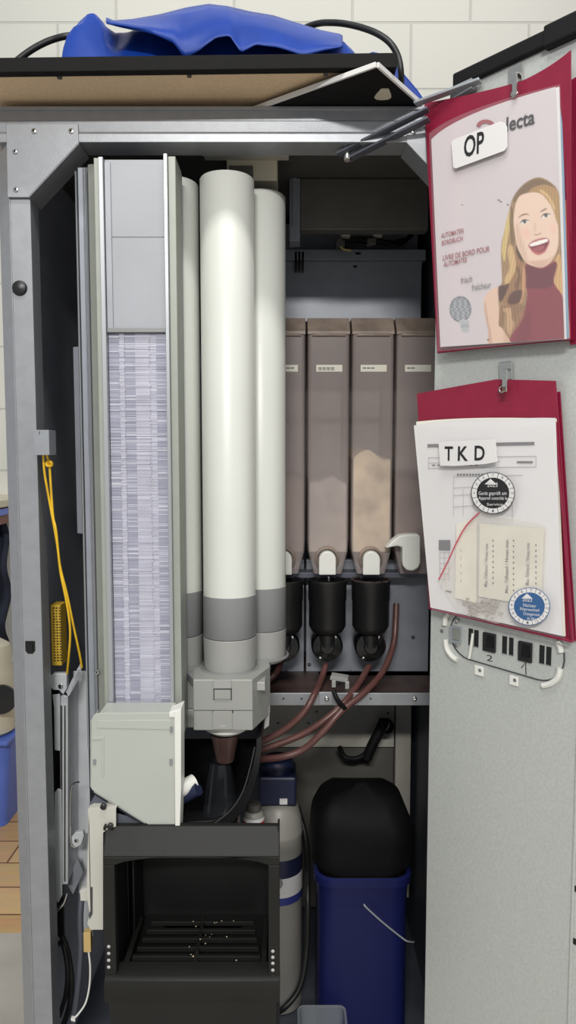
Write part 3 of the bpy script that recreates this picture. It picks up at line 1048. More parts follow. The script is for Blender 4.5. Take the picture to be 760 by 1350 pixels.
NU, NV = 170, 330
uu, vv = np.meshgrid(np.linspace(0, 1, NU), np.linspace(0, 1, NV))
tb = np.array(bez((569, 184), (600, 150), (733, 114.5), 60))
tx = np.interp(uu, np.linspace(0, 1, 61), tb[:, 0])
ty = np.interp(uu, np.linspace(0, 1, 61), tb[:, 1])
bx, by = 581 + (744.5 - 581) * uu, 457.5 + (446.5 - 457.5) * uu
gx, gy = tx + (bx - tx) * vv, ty + (by - ty) * vv
cc = paint_cover(gx, gy)
cl = cc / 255.0
cl = np.where(cl <= 0.04045, cl / 12.92, ((cl + 0.055) / 1.055) ** 2.4)
nC = 0.0285
rays = np.stack([(gx - 380) / F, (675 - gy) / F * ST + CT, (675 - gy) / F * CT - ST], -1)
off = (nC - 0.0015 * vv)
h = np.array(HINGE) + np.array(DN)[None, None] * off[..., None]
num = ((h - np.array((0, 0, ZC))) * np.array(DN)).sum(-1)
den = (rays * np.array(DN)).sum(-1)
pos = np.array((0, 0, ZC)) + rays * (num / den)[..., None]
me = bpy.data.meshes.new('cover_photo')
idx = np.arange(NU * NV).reshape(NV, NU)
fc = np.stack([idx[:-1, :-1], idx[1:, :-1], idx[1:, 1:], idx[:-1, 1:]], -1).reshape(-1, 4)
me.from_pydata(pos.reshape(-1, 3).tolist(), [], fc.tolist())
ca = me.color_attributes.new('print', 'FLOAT_COLOR', 'POINT')
ca.data.foreach_set('color', np.concatenate([cl.reshape(-1, 3), np.ones((NU * NV, 1))], 1).ravel())
pm = bpy.data.materials.new('printed_cover')
pm.use_nodes = True
at = pm.node_tree.nodes.new('ShaderNodeVertexColor')
at.layer_name = 'print'
pb = pm.node_tree.nodes['Principled BSDF']
pm.node_tree.links.new(at.outputs['Color'], pb.inputs['Base Color'])
pb.inputs['Roughness'].default_value = 0.45
me.materials.append(pm)
cov = bpy.data.objects.new('booklet_cover', me)
COL.objects.link(cov)
cov.parent = f1
cov.matrix_parent_inverse = world_of(f1).inverted()
cov['label'] = 'printed booklet front with a laughing blonde woman in a dark red turtleneck'
NTX = nC + 0.0006
# red ring of the maker's mark, mostly behind the tag, and the rest of the word
lg = MB()
pts = arc_pts(641, 167, 12.5, 9.5, -math.pi * 0.98, -0.15, 14)
inn = arc_pts(641, 168, 7.5, 5.5, -math.pi * 0.98, -0.15, 14)
lg.prism([D(x, y, NTX) for x, y in pts] + [D(x, y, NTX) for x, y in inn[::-1]], DN * 0.0002)
lg.build('mark', M['ink_red'], cov)
text('lettering', 'selecta', D(651, 178.5, NTX), D(705.5, 162.5, NTX), DN, M['ink'], cov, 0.02, 0.0185)
for s_, a_, b_, h_ in [('AUTOMATEN', (582, 314), (611.5, 307), 0.0068), ('BORDBUCH', (583, 323.5), (610.5, 317), 0.0066),
                       ('LIVRE DE BORD POUR', (584.5, 343.5), (646, 331), 0.0072), ('AUTOMATES', (585.5, 352), (616, 345), 0.0068)]:
    text('lettering', s_, D(*a_, NTX), D(*b_, NTX), DN, M['ink_red'], cov, 0.008, h_)
text('lettering', 'frisch', D(608, 373.5, NTX), D(623, 371, NTX), DN, M['ink_grey'], cov, 0.0, 0.0085)
text('lettering', 'fraîcheur', D(622.5, 383, NTX), D(648, 379, NTX), DN, M['ink_grey'], cov, 0.0, 0.0085)
# clear pocket over the booklet
mb = MB()
strip_sheet(mb, [(x - 1, y - 4) for x, y in bez((567, 180), (602, 148), (740, 115), 16)], lerp_line((578, 463), (752, 447), 16), 0.0310, 0.0295, 0.0004)
mb.build('pocket_film', M['film'], f1)
mb = MB()
mb.tube([D(578, 464, 0.022), D(664, 455, 0.022), D(753, 447, 0.022)], 0.0018, 6)
mb.tube([D(745, 120, 0.024), D(749, 280, 0.022), D(752, 447, 0.02)], 0.0014, 6)
mb.build('pocket_seam', M['crimson_dark'], f1)
# OP tag
mb = MB()
cor = []
TGN = 0.0330
for (p, a, b) in [((598, 190), None, None)]:
    pass
tagpts = [(596, 187), (600, 184), (660, 160.5), (666, 162), (669.5, 168), (669.5, 194), (666, 199), (602, 222.5), (598.5, 221)]
mb.prism([D(x, y, TGN) for x, y in tagpts], DN * 0.0012)
tg = mb.build('tag', M['paper'], f1, 0.0003)
text('lettering', 'OP', D(612, 207.5, TGN + 0.0014), D(638.5, 199.5, TGN + 0.0014), DN, M['ink'], tg, 0.02, 0.028)
MB().lathe([(0.0055, 0), (0.0055, 0.002), (0.004, 0.003), (0.003, 0.002), (0.003, 0)], D(679, 124, 0.026), DN, 18).build('eyelet', M['chrome'], f1)

# ---- lower folder
f2 = thing('hanging_folder', D(660, 845, 0.02), 'lower crimson hanging folder with a TKD tag and two round date stickers', 'folder', 'folders hung on the machine door')
mb = MB()
topl = bez((550, 519), (610, 508), (655, 500), 6) + lerp_line((655, 500), (733, 502), 6)[1:]
strip_sheet(mb, topl, lerp_line((566, 801), (757, 846), 12), 0.014, 0.014, 0.0018)
mb.build('back_cover', M['crimson'], f2)
mb = MB()
strip_sheet(mb, lerp_line((730, 518), (739, 516), 4), lerp_line((750, 838), (760, 846), 4), 0.008, 0.006, 0.0015)
mb.build('front_cover', M['crimson_dark'], f2)
mb = MB()
strip_sheet(mb, bez((549, 556), (620, 548), (733, 552), 12), lerp_line((571, 799), (745, 839), 12), 0.022, 0.020, 0.003)
mb.build('page', M['paper2'], f2)
ptop = [(546, 561)] + bez((546, 561), (600, 550), (668, 553), 6)[1:] + bez((668, 553), (700, 550), (732, 551), 6)[1:]
pbot = lerp_line((568, 801), (742, 838.5), 12)
mb = MB()
strip_sheet(mb, ptop, pbot, 0.026, 0.024, 0.0025)
pg = mb.build('page', M['paper'], f2)
PG = 0.0268


def pq(mb, x0, y0, x1, y1, n=PG, mi=0, th=0.00015, dy=0.0):
    """printed bar between two pixel corners; dy tilts it"""
    mb.prism([D(x0, y0, n), D(x1, y0 + dy, n), D(x1, y1 + dy, n), D(x0, y1, n)], DN * th, mi)


fm = MB()
pq(fm, 564, 585.5, 705, 589.5, dy=-3, mi=1)
for (x0, y0, x1, y1) in [(565, 603, 707, 603.6), (565, 617, 707, 617.5), (565, 610, 660, 610.5), (598, 628, 690, 628.4), (598, 643, 630, 643.4), (598, 653, 625, 653.5), (598, 668, 625, 668.5)]:
    pq(fm, x0, y0, x1, y1 + 0.2, dy=-2)
for (x0, y0, x1, y1) in [(565, 603, 565.6, 617), (707, 601, 707.6, 615), (598, 630, 598.5, 680), (611, 645, 611.5, 680), (624, 640, 624.5, 668), (676, 665, 676.5, 690)]:
    pq(fm, x0, y0, x1, y1)
for k in range(12):
    x0 = 603 + 4 * k
    pq(fm, x0, 624.5, x0 + 2.6, 627, mi=1)
for k in range(9):
    pq(fm, 570 + 7 * k, 612.5, 574.5 + 7 * k, 614, mi=1)
pq(fm, 682, 608, 703, 610.5, mi=1)
pq(fm, 579, 712, 594, 725, mi=1)
for k in range(6):
    pq(fm, 580, 728 + 7 * k, 594, 728.5 + 7 * k)
for k in range(3):
    pq(fm, 580 + 6 * k, 726, 580.5 + 6 * k, 765)
pq(fm, 588, 778, 596, 780, mi=2, dy=1.5)
fm.build('printed_form', [M['ink_light'], M['ink_grey'], M['ink']], f2)
# TKD tag
mb = MB()
TG2 = 0.0345
mb.prism([D(x, y, TG2) for x, y in [(579, 583), (654, 579.5), (656.5, 609), (640, 612), (600, 614.5), (581, 614)]], DN * 0.001)
tg = mb.build('tag', M['paper'], f2, 0.0003)
text('lettering', 'TKD', D(586.5, 606, TG2 + 0.0012), D(640, 606, TG2 + 0.0012), DN, M['ink'], tg, 0.012, 0.0205)
tgm = tg.children[0]
# letter-spaced like the tag: spread the three letters
bpy.data.objects.remove(tgm, do_unlink=True)
for s_, a_, b_ in [('T', (586.5, 606.8), (597.5, 607)), ('K', (604, 607), (617.5, 607.2)), ('D', (626, 606.6), (639.5, 606.6))]:
    text('lettering', s_, D(*a_, TG2 + 0.0012), D(*b_, TG2 + 0.0012), DN, M['ink'], tg, 0.02, 0.0205)


def sticker(cx, cy, rx, ry, rot, ink, lab, lines, nn, ring_ink):
    """round dated sticker: white month ring round a coloured middle"""
    def pt(a, k, dn=0.0):
        x, y = rx * k * math.cos(a), ry * k * math.sin(a)
        return D(cx + x, cy + y, nn + dn)
    N = 48
    mb = MB()
    ring = lambda k, dn: [pt(2 * math.pi * i / N, k, dn) for i in range(N)]
    mb.prism(ring(1.0, 0), DN * 0.0003, 1)
    mb.prism(ring(0.965, 0.0003), DN * 0.0002, 0)
    mb.prism(ring(0.74, 0.0005), DN * 0.0002, 1)
    for i in range(12):
        a = 2 * math.pi * (i + 0.5) / 12 + rot
        d = 0.012
        mb.prism([pt(a - d, 0.74, 0.0005), pt(a + d, 0.74, 0.0005), pt(a + d, 0.97, 0.0005), pt(a - d, 0.97, 0.0005)], DN * 0.0002, 2)
    st_ = mb.build('sticker', [M['paper'], ink, ring_ink], f2)
    st_['label'] = lab
    tm = MB()
    zx = rx / 29.0
    tm.prism([D(cx - 8 * zx - 3, cy - ry * 0.42, nn + 0.0008), D(cx + 8 * zx - 3, cy - ry * 0.42 + 0.5, nn + 0.0008), D(cx - 3, cy - ry * 0.68, nn + 0.0008)], DN * 0.0002)
    tm.build('pointer', M['paper'], st_)
    for s_, x0, y0, x1, y1, h_ in lines:
        text('lettering', s_, D(cx + x0, cy + y0, nn + 0.0008), D(cx + x1, cy + y1, nn + 0.0008), DN, M['paper'], st_, 0.0, h_)
    for i in range(12):
        a = 2 * math.pi * i / 12 + rot
        k = (i + 9) % 12 + 1
        c_ = Vector((0, 0, 0)) + pt(a, 0.86, 0.0006)
        text('lettering', str(k), c_ - DD * 0.0016 - UP * 0.0016, c_ + DD * (0.0016 if k < 10 else 0.003) - UP * 0.0016, DN, M['ink_grey'], st_, 0.0, 0.0034)
    return st_


sticker(650.5, 650, 29, 27.5, 0.0, M['ink'], 'round black and white inspection sticker dated 2023',
        [('2023', -7.5, -8, 6, -8, 0.0062), ('Gerät geprüft am', -19, 2.5, 18, 2.5, 0.0050), ('Appareil contrôlé le', -19, 8.5, 19, 9, 0.0046), ('Service', -8, 16.5, 13, 16.5, 0.0036)], 0.0345, M['ink'])
sticker(698.5, 799.5, 27.5, 25, 0.1, M['ink_blue'], 'round blue and white filter sticker dated 2023',
        [('2023', -9, -7, 3.5, -6, 0.0056), ('Nächster', -8, 0, 9, 1.5, 0.0042), ('Filterwechsel', -12, 5, 13, 7, 0.0042), ('Changement', -8, 11, 14, 13, 0.0042), ('du filtre', -3, 17, 11, 18.5, 0.0036)], 0.0345, M['ink_grey'])
# zip bag of papers and crumbs inside the pocket
bgm = MB()
bgm.prism([D(x, y, 0.0272) for x, y in [(603, 690), (630, 683), (629, 795), (601, 788)]], DN * 0.0016)
p1_ = bgm.build('slip', M['paper2'], f2)
bgm = MB()
bgm.prism([D(x, y, 0.0272) for x, y in [(634, 690), (718, 697), (714, 800), (632, 786)]], DN * 0.0016)
p2_ = bgm.build('slip', M['paper2'], f2)
pr_ = MB()
NP = 0.0290
for (cx, y0, y1, n_) in [(650.5, 712, 775, 9), (677.5, 712, 785, 10), (707, 718, 790, 10), (608, 725, 775, 5)]:
    for k in range(n_):
        y = y0 + (y1 - y0) * k / n_
        a = (1.2 if cx != 608 else 0.5)
        pr_.prism([D(cx - a, y, NP), D(cx + a, y - 0.6, NP), D(cx + a * 0.3, y + 3.2, NP)], DN * 0.0001)
pr_.build('fill_mark', M['ink'], p2_)
for (x0, y0, x1, y1) in [(643, 774, 644, 716), (670.5, 782, 671, 711), (698, 772, 699, 715)]:
    text('lettering', 'Max. Füllstand / Niveau max.', D(x0, y0, NP), D(x1, y1, NP), DN, M['ink_grey' if x0 < 650 else 'ink'], p2_, 0.01, 0.0055)
zb_ = MB()
zb_.prism([D(x, y, 0.0292) for x, y in [(628, 674), (722, 690), (718, 812), (655, 822), (604, 805), (578, 764)]], DN * 0.0012)
zbo = zb_.build('zip_bag', M['baggie'], f2)
zl = MB()
zl.tube([D(579, 764, 0.031), D(590, 742, 0.031), D(604, 712, 0.031), (D(616, 692, 0.031)), D(632, 676, 0.031)], 0.0012, 6)
zl.build('zip_line', M['redline'], zbo)
cr = MB()
rr = random.Random(8)
for k in range(70):
    px, py = rr.gauss(637, 11), rr.gauss(800, 6)
    q = D(px, py, 0.0285)
    s_ = rr.uniform(0.0012, 0.0032)
    cr.obox(q, DD * s_, UP * s_ * rr.uniform(.3, 1), DN * 0.0012)
tag(cr.build('crumbs', M['powder_grey'], zbo), kind='stuff')
mb = MB()
strip_sheet(mb, bez((552, 560), (640, 556), (731, 556), 8), lerp_line((570, 804), (745, 842), 8), 0.0335, 0.0325, 0.0004)
mb.build('pocket_film', M['film'], f2)
mb = MB()
mb.tube([D(567, 802, 0.022), D(660, 824, 0.022), D(755, 846, 0.022)], 0.0018, 6)
mb.tube([D(733, 556, 0.021), D(744, 700, 0.021), D(755, 846, 0.021)], 0.0016, 6)
mb.build('pocket_seam', M['crimson_dark'], f2)
MB().lathe([(0.0055, 0), (0.0055, 0.002), (0.004, 0.003), (0.003, 0.002), (0.003, 0)], D(663, 513, 0.020), DN, 18).build('eyelet', M['chrome'], f2)

# ================================================================== STIRRER MAGAZINE
Yg = 1.10
sm_ = thing('stirrer_magazine', P(175, 940, Yg + 0.03), 'tall grey magazine column stacked full of clear stirring sticks', 'dispenser')
zT, zBt = Z(208, Yg), Z(975, Yg)
ym = 575
xx = lambda px, Y=Yg: X(px, ym, Y)


def vext(name, plan, z0, z1, m, bevel=0.0008):
    mb = MB()
    mb.prism([(x, y, z0) for x, y in plan], (0, 0, z1 - z0))
    return mb.build(name, m, sm_, bevel)


vext('rail', [(xx(131), Yg), (xx(137.5), Yg), (xx(137.5), Yg + 0.045), (xx(131), Yg + 0.045)], zBt, zT, M['alu_green'])
vext('rail', [(xx(137.5), Yg - 0.004), (xx(143.5), Yg - 0.004), (xx(143.5), Yg + 0.012), (xx(137.5), Yg + 0.012)], zBt, zT, M['alu'])
vext('rail', [(xx(221), Yg - 0.006), (xx(226), Yg - 0.006), (xx(226), Yg + 0.012), (xx(221), Yg + 0.012)], zBt, zT + 0.004, M['alu'])
vext('rail', [(xx(226), Yg + 0.002), (xx(235.5), Yg + 0.002), (xx(235.5), Yg + 0.06), (xx(226), Yg + 0.06)], zBt, zT + 0.003, M['alu_green'])
# stepped side profile running back to the left
Y2 = Yg + 0.065
zT2 = Z(229, Y2)
sd = lambda px, Y: X(px, ym, Y)
zlow = Z(985, Y2)
vext('side_profile', [(sd(125, Yg + .03), Yg + 0.022), (sd(131, Yg + .0), Yg + 0.018), (sd(131, Yg), Yg + 0.05), (sd(125, Yg + .03), Yg + 0.05)], zlow, Z(216, Yg + 0.02), M['alu_dark'])
vext('side_profile', [(sd(119.5, Y2 - .02), Y2 - 0.022), (sd(122.5, Y2 - .02), Y2 - 0.026), (sd(126, Y2 - .02), Y2 - 0.01), (sd(119.5, Y2), Y2)], zlow, Z(222, Y2 - .02), M['alu'])
vext('side_profile', [(sd(113, Y2), Y2 - 0.006), (sd(119.5, Y2 - .01), Y2 - 0.018), (sd(121, Y2), Y2 + 0.004), (sd(113, Y2), Y2 + 0.006)], zlow, Z(226, Y2), M['zinc'])
vext('side_profile', [(sd(108.5, Y2), Y2 - 0.010), (sd(111, Y2), Y2 - 0.012), (sd(115, Y2 + .01), Y2 + 0.01), (sd(110, Y2), Y2 + 0.012)], zlow, zT2, M['alu'])
# rear spine and grip strip on its left
vext('spine', [(sd(99, Y2 + .02), Y2 + 0.02), (sd(107, Y2 + .02), Y2 + 0.015), (sd(107, Y2 + .02), Y2 + 0.05), (sd(99, Y2 + .02), Y2 + 0.05)], Z(705, Y2), Z(455, Y2), M['inner_grey'])
mb = MB()
mb.box(xx(131), xx(235.5), Yg + 0.062, Yg + 0.068, zBt, zT)
mb.build('back_plate', M['inner_grey'], sm_)
mb = MB()
mb.box(sd(114, Y2), xx(133), Yg + 0.05, Yg + 0.075, zlow, Z(226, Y2))
mb.build('side_plate', M['inner_grey'], sm_)
screw(P(128, 886, Yg + 0.015), (0, -1, 0), 0.004, sm_)
# sliding weight on the stack
wt = MB()
x0, x1 = xx(144), xx(220.5)
wt.box(x0, x1, Yg + 0.004, Yg + 0.055, Z(433, Yg), Z(209, Yg))
wt.box(x0, x0 + 0.009, Yg + 0.0015, Yg + 0.004, Z(433, Yg), Z(213, Yg), 1)
wt.box(x0, x1, Yg + 0.0030, Yg + 0.0045, Z(311.5, Yg), Z(310.5, Yg), 1)
wt.box(x0, x1, Yg + 0.000, Yg + 0.05, Z(438, Yg), Z(432, Yg), 2)
wt.build('weight', [M['plate'], M['grey'], M['collar']], sm_, 0.0008)
# the sticks: far too fine and many to count
sk = MB()
rs = random.Random(3)
z = Z(438.5, Yg)
zend = Z(968, Yg)
pitch = 0.0013
while z > zend:
    j = rs.uniform(-0.0006, 0.0006)
    cuts = [x0, x0 + 0.016 + rs.uniform(-.001, .001), x0 + 0.024 + rs.uniform(-.001, .001), x0 + 0.040, x0 + 0.062 + rs.uniform(-.002, .002), x0 + 0.072, x1]
    fy = Yg + 0.006 + j
    for k in range(6):
        dy = (0.0016, 0.0, 0.0012, 0.0004, 0.0014, 0.0002)[k] + rs.uniform(0, 0.0006)
        sk.box(cuts[k] + 0.0001, cuts[k + 1], fy + dy, Yg + 0.05, z - pitch * 0.86, z, (1, 0, 1, 0, 0, 1)[k] if rs.random() < 0.8 else 2)
    z -= pitch
stk = sk.build('stirring_sticks', [M['stick'], M['stick_grey'], M['stick_pale']])
tag(stk, 'dense stack of clear stirring sticks filling the grey magazine', 'stirrers', None, 'stuff')

# chute under the magazine
ch = thing('stirrer_chute', P(180, 1098, 1.06), 'milky white plastic chute cover below the stirrer magazine', 'chute')
Yh = 1.045
outl = [(123, 944), (126, 941), (131, 940), (226, 939.5), (231, 941), (231, 1098), (213, 1098), (124, 1043), (121, 1041), (120, 1038), (120.5, 950)]
mb = MB()
mb.prism([P(x, y, Yh) for x, y in outl], (0, 0.0025, 0))
# walls running back
for a, b in (((120.5, 950), (120.5, 1038)), ((124, 1043), (213, 1098)), ((131, 940), (226, 939.5))):
    A, B = P(*a, Yh + .0025), P(*b, Yh + .0025)
    t = Vector((0, 1, 0)).cross(B - A).normalized() * 0.0018
    mb.prism([A, B, B + Vector((0, 0.045, 0)), A + Vector((0, 0.045, 0))], t)
mb.build('cover', M['chute'], ch, 0.0008)
mb = MB()
mb.prism([P(x, y, Yh - 0.004) for x, y in [(230, 938), (239, 934), (239, 1040), (237, 1098), (231, 1099)]], (0, 0.035, 0))
mb.prism([P(x, y, Yh - 0.002) for x, y in [(223, 939), (239, 934), (239, 946), (223, 946)]], (0, 0.03, 0))
mb.build('flange', M['white_plastic'], ch, 0.0012)
mb = MB()
mb.prism([P(x, y, Yh - 0.0012) for x, y in [(122, 973), (137, 971), (137, 1024), (134.5, 1024), (134.5, 975), (122, 976)]], (0, 0.002, 0))
mb.prism([P(x, y, Yh - 0.0010) for x, y in [(128, 950), (226, 949), (226, 962), (128, 960)]], (0, 0.002, 0))
mb.build('rib', M['chute'], ch, 0.0005)
for (px, py, w_, h_) in [(226, 962, 4, 8), (225.5, 1005, 4, 8), (124.5, 1005, 4, 7)]:
    mb = MB()
    a, b = P(px - w_ / 2, py - h_ / 2, Yh - .0014), P(px + w_ / 2, py + h_ / 2, Yh - .0014)
    mb.box(a.x, b.x, Yh - 0.0016, Yh + 0.001, b.z, a.z)
    mb.build('slot', M['collar'], ch)
mb = MB()
a, b = P(236, 1042, 1.075), P(256, 1031, 1.092)
d = (b - a).normalized()
mb.lathe([(0.0105, -0.01), (0.0118, 0.0), (0.0125, (b - a).length), (0.0105, (b - a).length + 0.001), (0.010, (b - a).length - 0.001), (0, (b - a).length - 0.001)], a, d, 24)
mb.build('outlet', M['white_plastic'], ch)
mb = MB()
a, b = P(240, 1052, 1.085), P(262, 1040, 1.078)
mb.tube([a, b], 0.010, 14)
mb.build('outlet_sleeve', M['blue_dark'], ch)

# ================================================================== CUP DISPENSER
cd = thing('cup_dispenser', P(300, 975, 1.2), 'grey cup dispenser carrying tall ivory cup tubes in grey collars', 'dispenser')
R = 0.0438


def cup_tube(cxpx, Yc_, ytop, ycol, yring, ybot):
    c = P(cxpx, 560, Yc_)
    zt, z1, z2, z3 = Z(ytop, Yc_ - R * .6), Z(ycol, Yc_ - R), Z(yring, Yc_ - R), Z(ybot, Yc_ - R)
    mb = MB()
    mb.lathe([(R - 0.003, zt - 0.05), (R - 0.003, zt - 0.002), (R - 0.0015, zt), (R, zt - 0.002), (R, z1), ], (c.x, c.y, 0), (0, 0, 1), 64)
    t = mb.build('cup_tube', M['tube'], cd)
    mb = MB()
    mb.lathe([(R - 0.001, z1 + 0.001), (R + 0.0009, z1 + 0.0005), (R + 0.0011, z2 + 0.001), (R + 0.0004, z2)], (c.x, c.y, 0), (0, 0, 1), 64, 0)
    mb.lathe([(R + 0.0004, z2), (R + 0.0004, z2 - 0.0012)], (c.x, c.y, 0), (0, 0, 1), 64, 2)
    mb.lathe([(R + 0.0004, z2 - 0.0012), (R + 0.0011, z2 - 0.002), (R - 0.0004, z3), (R - 0.004, z3 - 0.003)], (c.x, c.y, 0), (0, 0, 1), 64, 1)
    k = mb.build('collar', [M['collar'], M['collar_light'], M['groove']], t)
    # cup inside, seen when looking down the tube
    mb = MB()
    mb.lathe([(R - 0.004, zt - 0.05), (R - 0.0065, zt - 0.052), (R - 0.009, zt - 0.14)], (c.x, c.y, 0), (0, 0, 1), 40)
    mb.build('cup', M['white_plastic'], t)
    return t


YT = 1.20
cup_tube(301.5, YT, 229, 790, 845, 889)
cup_tube(230.5, YT + 0.025, 236, 784, 842, 884)
cup_tube(344, YT + 0.078, 253, 778, 834, 876)
# turntable plate under the tubes
mb = MB()
zp = Z(893, YT - R)
ctr = Vector((P(301.5, 560, YT).x - 0.022, YT + 0.078, 0))
pl = []
for a in range(6):
    pass
plan = [P(236, 893, YT + .02), P(256, 893, 1.135), P(333, 893, 1.135), P(357, 870, 1.235), P(357, 866, 1.33), P(236, 866, 1.33)]
mb.prism([(p.x, p.y, zp - 0.010) for p in plan], (0, 0, 0.013))
for (cxpx, Yc_) in ((301.5, YT), (344, YT + 0.078), (230.5, YT + 0.025)):
    c = P(cxpx, 560, Yc_)
    mb.lathe([(R + 0.006, zp + 0.003), (R + 0.006, zp + 0.006), (R + 0.002, zp + 0.006)], (c.x, c.y, 0), (0, 0, 1), 48)
mb.build('turntable', M['collar'], cd, 0.0008)
# faceted housing
zh0, zh1 = Z(963, 1.13), Z(896, 1.13)
mb = MB()
Yq = 1.130
pf = [(X(255, 925, Yq), Yq), (X(333, 925, Yq), Yq), (X(356, 925, 1.19), 1.205), (X(352, 925, 1.3), 1.30), (X(258, 925, 1.3), 1.30)]
mb.prism([(x, y, zh0) for x, y in pf], (0, 0, zh1 - zh0))
mb.build('housing', M['grey_plastic'], cd, 0.0015)
mb = MB()
mb.box(X(233, 925, 1.16), X(254.5, 925, 1.16), 1.17, 1.28, Z(937, 1.16), Z(893, 1.16))
mb.box(X(240, 925, 1.16), X(256, 945, 1.16), 1.165, 1.28, Z(949, 1.16), Z(937, 1.16))
mb.box(X(246, 925, 1.16), X(262, 945, 1.16), 1.165, 1.28, Z(961, 1.16), Z(947, 1.16))
mb.build('side_housing', M['grey_plastic'], cd, 0.0015)
mb = MB()
for (x0, y0, x1, y1, mi) in [(282, 896, 305, 907, 1), (283, 909, 304.5, 921, 0), (281.5, 907, 306, 909, 2), (281.5, 909, 283, 923, 2), (304.5, 909, 306, 923, 2), (255.5, 936, 333, 936.6, 2),
                             (281, 937, 306.5, 961, 0), (280.3, 936, 282.5, 940, 2), (305.5, 936, 308, 940, 2), (288, 954, 299, 960, 2), (289, 955.5, 298, 959, 1), (281, 938, 281.7, 962, 2), (305.5, 938, 306.2, 962, 2)]:
    a, b = P(x0, y0, Yq), P(x1, y1, Yq)
    mb.box(a.x, b.x, Yq - (0.0025 if mi == 0 else 0.0028 if mi == 1 else 0.0007), Yq + 0.001, b.z, a.z, mi)
mb.build('latch_clip', [M['grey_plastic'], M['collar_light'], M['groove']], cd, 0.0003)
mb = MB()
mb.box(X(333, 905, 1.16), X(350, 905, 1.16), 1.15, 1.19, Z(908, 1.16), Z(897, 1.16))
mb.prism([P(350, 940, 1.2), P(356, 930, 1.2), P(355, 957, 1.2), P(348, 962, 1.2)], (0, 0.05, 0))
mb.build('side_tab', M['collar_light'], cd, 0.001)
cc_ = P(299, 967, 1.19)
mb = MB()
mb.lathe([(0.038, Z(962, 1.15)), (0.0375, Z(970, 1.15)), (0.028, Z(975, 1.15)), (0.024, Z(973, 1.15))], (cc_.x, cc_.y, 0), (0, 0, 1), 40)
mb.build('drop_ring', M['white_plastic'], cd)
mb = MB()
cn = P(297, 990, 1.19)
mb.lathe([(0.024, Z(972, 1.17)), (0.0235, Z(976, 1.17)), (0.0150, Z(1009, 1.17)), (0.0135, Z(1009, 1.17)), (0.021, Z(976, 1.17))], (cn.x, cn.y, 0), (0, 0, 1), 36)
mb.build('nozzle', M['amber'], cd)

# ------------------------------------------------------------------ black cup guide funnel below
fn = thing('cup_guide', P(295, 1098, 1.22), 'curved black cup guide scoop under the cup dispenser nozzle', 'cup guide')
mb = MB()
Yfn = 1.16
prof_o = [(345, 970), (346, 985), (342, 1010), (334, 1040), (324, 1065), (308, 1084), (286, 1092), (240, 1096)]
prof_i = [(338, 975), (338, 985), (334, 1008), (326, 1035), (314, 1058), (298, 1075), (280, 1082), (240, 1084)]
n_ = len(prof_o)
pts = [P(x, y, Yfn) for x, y in prof_o] + [P(x, y, Yfn) for x, y in prof_i[::-1]]
mb.prism(pts, (0, 0.11, 0), 0, True)
mb.build('scoop', M['black'], fn, 0.001)
mb = MB()
pts = [P(x, y, Yfn + 0.11) for x, y in prof_i] + [P(240, 975, Yfn + 0.11)]
mb.prism(pts, (0, 0.004, 0))
mb.build('rear_shell', M['blackgloss'], fn)
mb = MB()
mb.tube([P(x, y, Yfn - 0.001) for x, y in [(336, 985), (330, 1012), (321, 1042), (308, 1064), (292, 1079), (275, 1088), (240, 1090)]], 0.0012, 6)
mb.build('edge_bead', M['groove'], fn)
mb = MB()
cn2 = P(291, 1040, 1.20)
mb.lathe([(0.018, Z(1010, 1.18)), (0.023, Z(1030, 1.18)), (0.034, Z(1078, 1.18)), (0.0325, Z(1078, 1.18)), (0.021, Z(1030, 1.18)), (0.0165, Z(1010, 1.18))], (cn2.x, cn2.y, 0), (0, 0, 1), 36)
mb.build('clear_funnel', M['smoke'], fn)
MB().box(X(240, 1090, 1.18), X(312, 1090, 1.18), 1.20, 1.28, Z(1125, 1.17), Z(1094, 1.17)).build('foot', M['black'], fn, 0.002)

# ================================================================== DELIVERY BAY
bay = thing('delivery_bay', P(252, 1350, 1.12) + Vector((0, 0, -0.2)), 'black cup delivery bay with an arched opening and a slatted drip grille', 'delivery bay')
Yb = 1.02
Zb = lambda py: Z(py, Yb)
xl, xl2, xr2, xr = X(137, 1200, Yb), X(152, 1200, Yb), X(354, 1200, Yb), X(369, 1200, Yb)
ztop, zarc, zsill, zlip = Zb(1098), Zb(1141), Zb(1284), Zb(1318)
zbot = 0.30
mb = MB()
# header with arched underside
hd = [(xl, ztop), (xr, ztop), (xr, zarc), (xr2, zarc)]
for i in range(1, 16):
    t = i / 16
    hd.append((xr2 + (xl2 - xr2) * t, zarc + 0.013 * math.sin(math.pi * t) ** 0.6))
hd += [(xl2, zarc), (xl, zarc)]
n_ = len(hd)
zmid = Zb(1130)
hd = [(x, min(z, zmid)) for x, z in hd]
mb.prism([(x, Yb, z) for x, z in hd], (0, 0.012, 0))
mb.prism([(xl, Yb, zmid), (xl, Yb + 0.02, ztop), (xl, Yb + 0.03, ztop), (xl, Yb + 0.012, zmid)], (xr - xl, 0, 0))
mb.box(xl, xl2, Yb, Yb + 0.014, zsill - 0.01, zarc)
mb.box(xr2, xr, Yb, Yb + 0.014, zsill - 0.01, zarc)
mb.build('front_frame', M['bay'], bay, 0.0015)
mb = MB()
sil = [(0, zsill - 0.002), (-0.006, zsill - 0.006), (-0.009, zsill - 0.018), (-0.006, zlip), (0.004, zlip - 0.004), (0.03, zlip), (0.03, zsill - 0.002)]
mb.prism([(xl, Yb + a, z) for a, z in sil], (xr - xl, 0, 0), 0, True)
mb.build('sill', M['bay'], bay, 0.001)
mb = MB()
mb.box(xl + 0.004, xr - 0.004, Yb + 0.006, Yb + 0.05, zbot, zlip)
mb.build('lower_panel', M['blackgloss'], bay, 0.002)
mb = MB()
Yk = Yb + 0.17
zk_ = zarc - 0.075
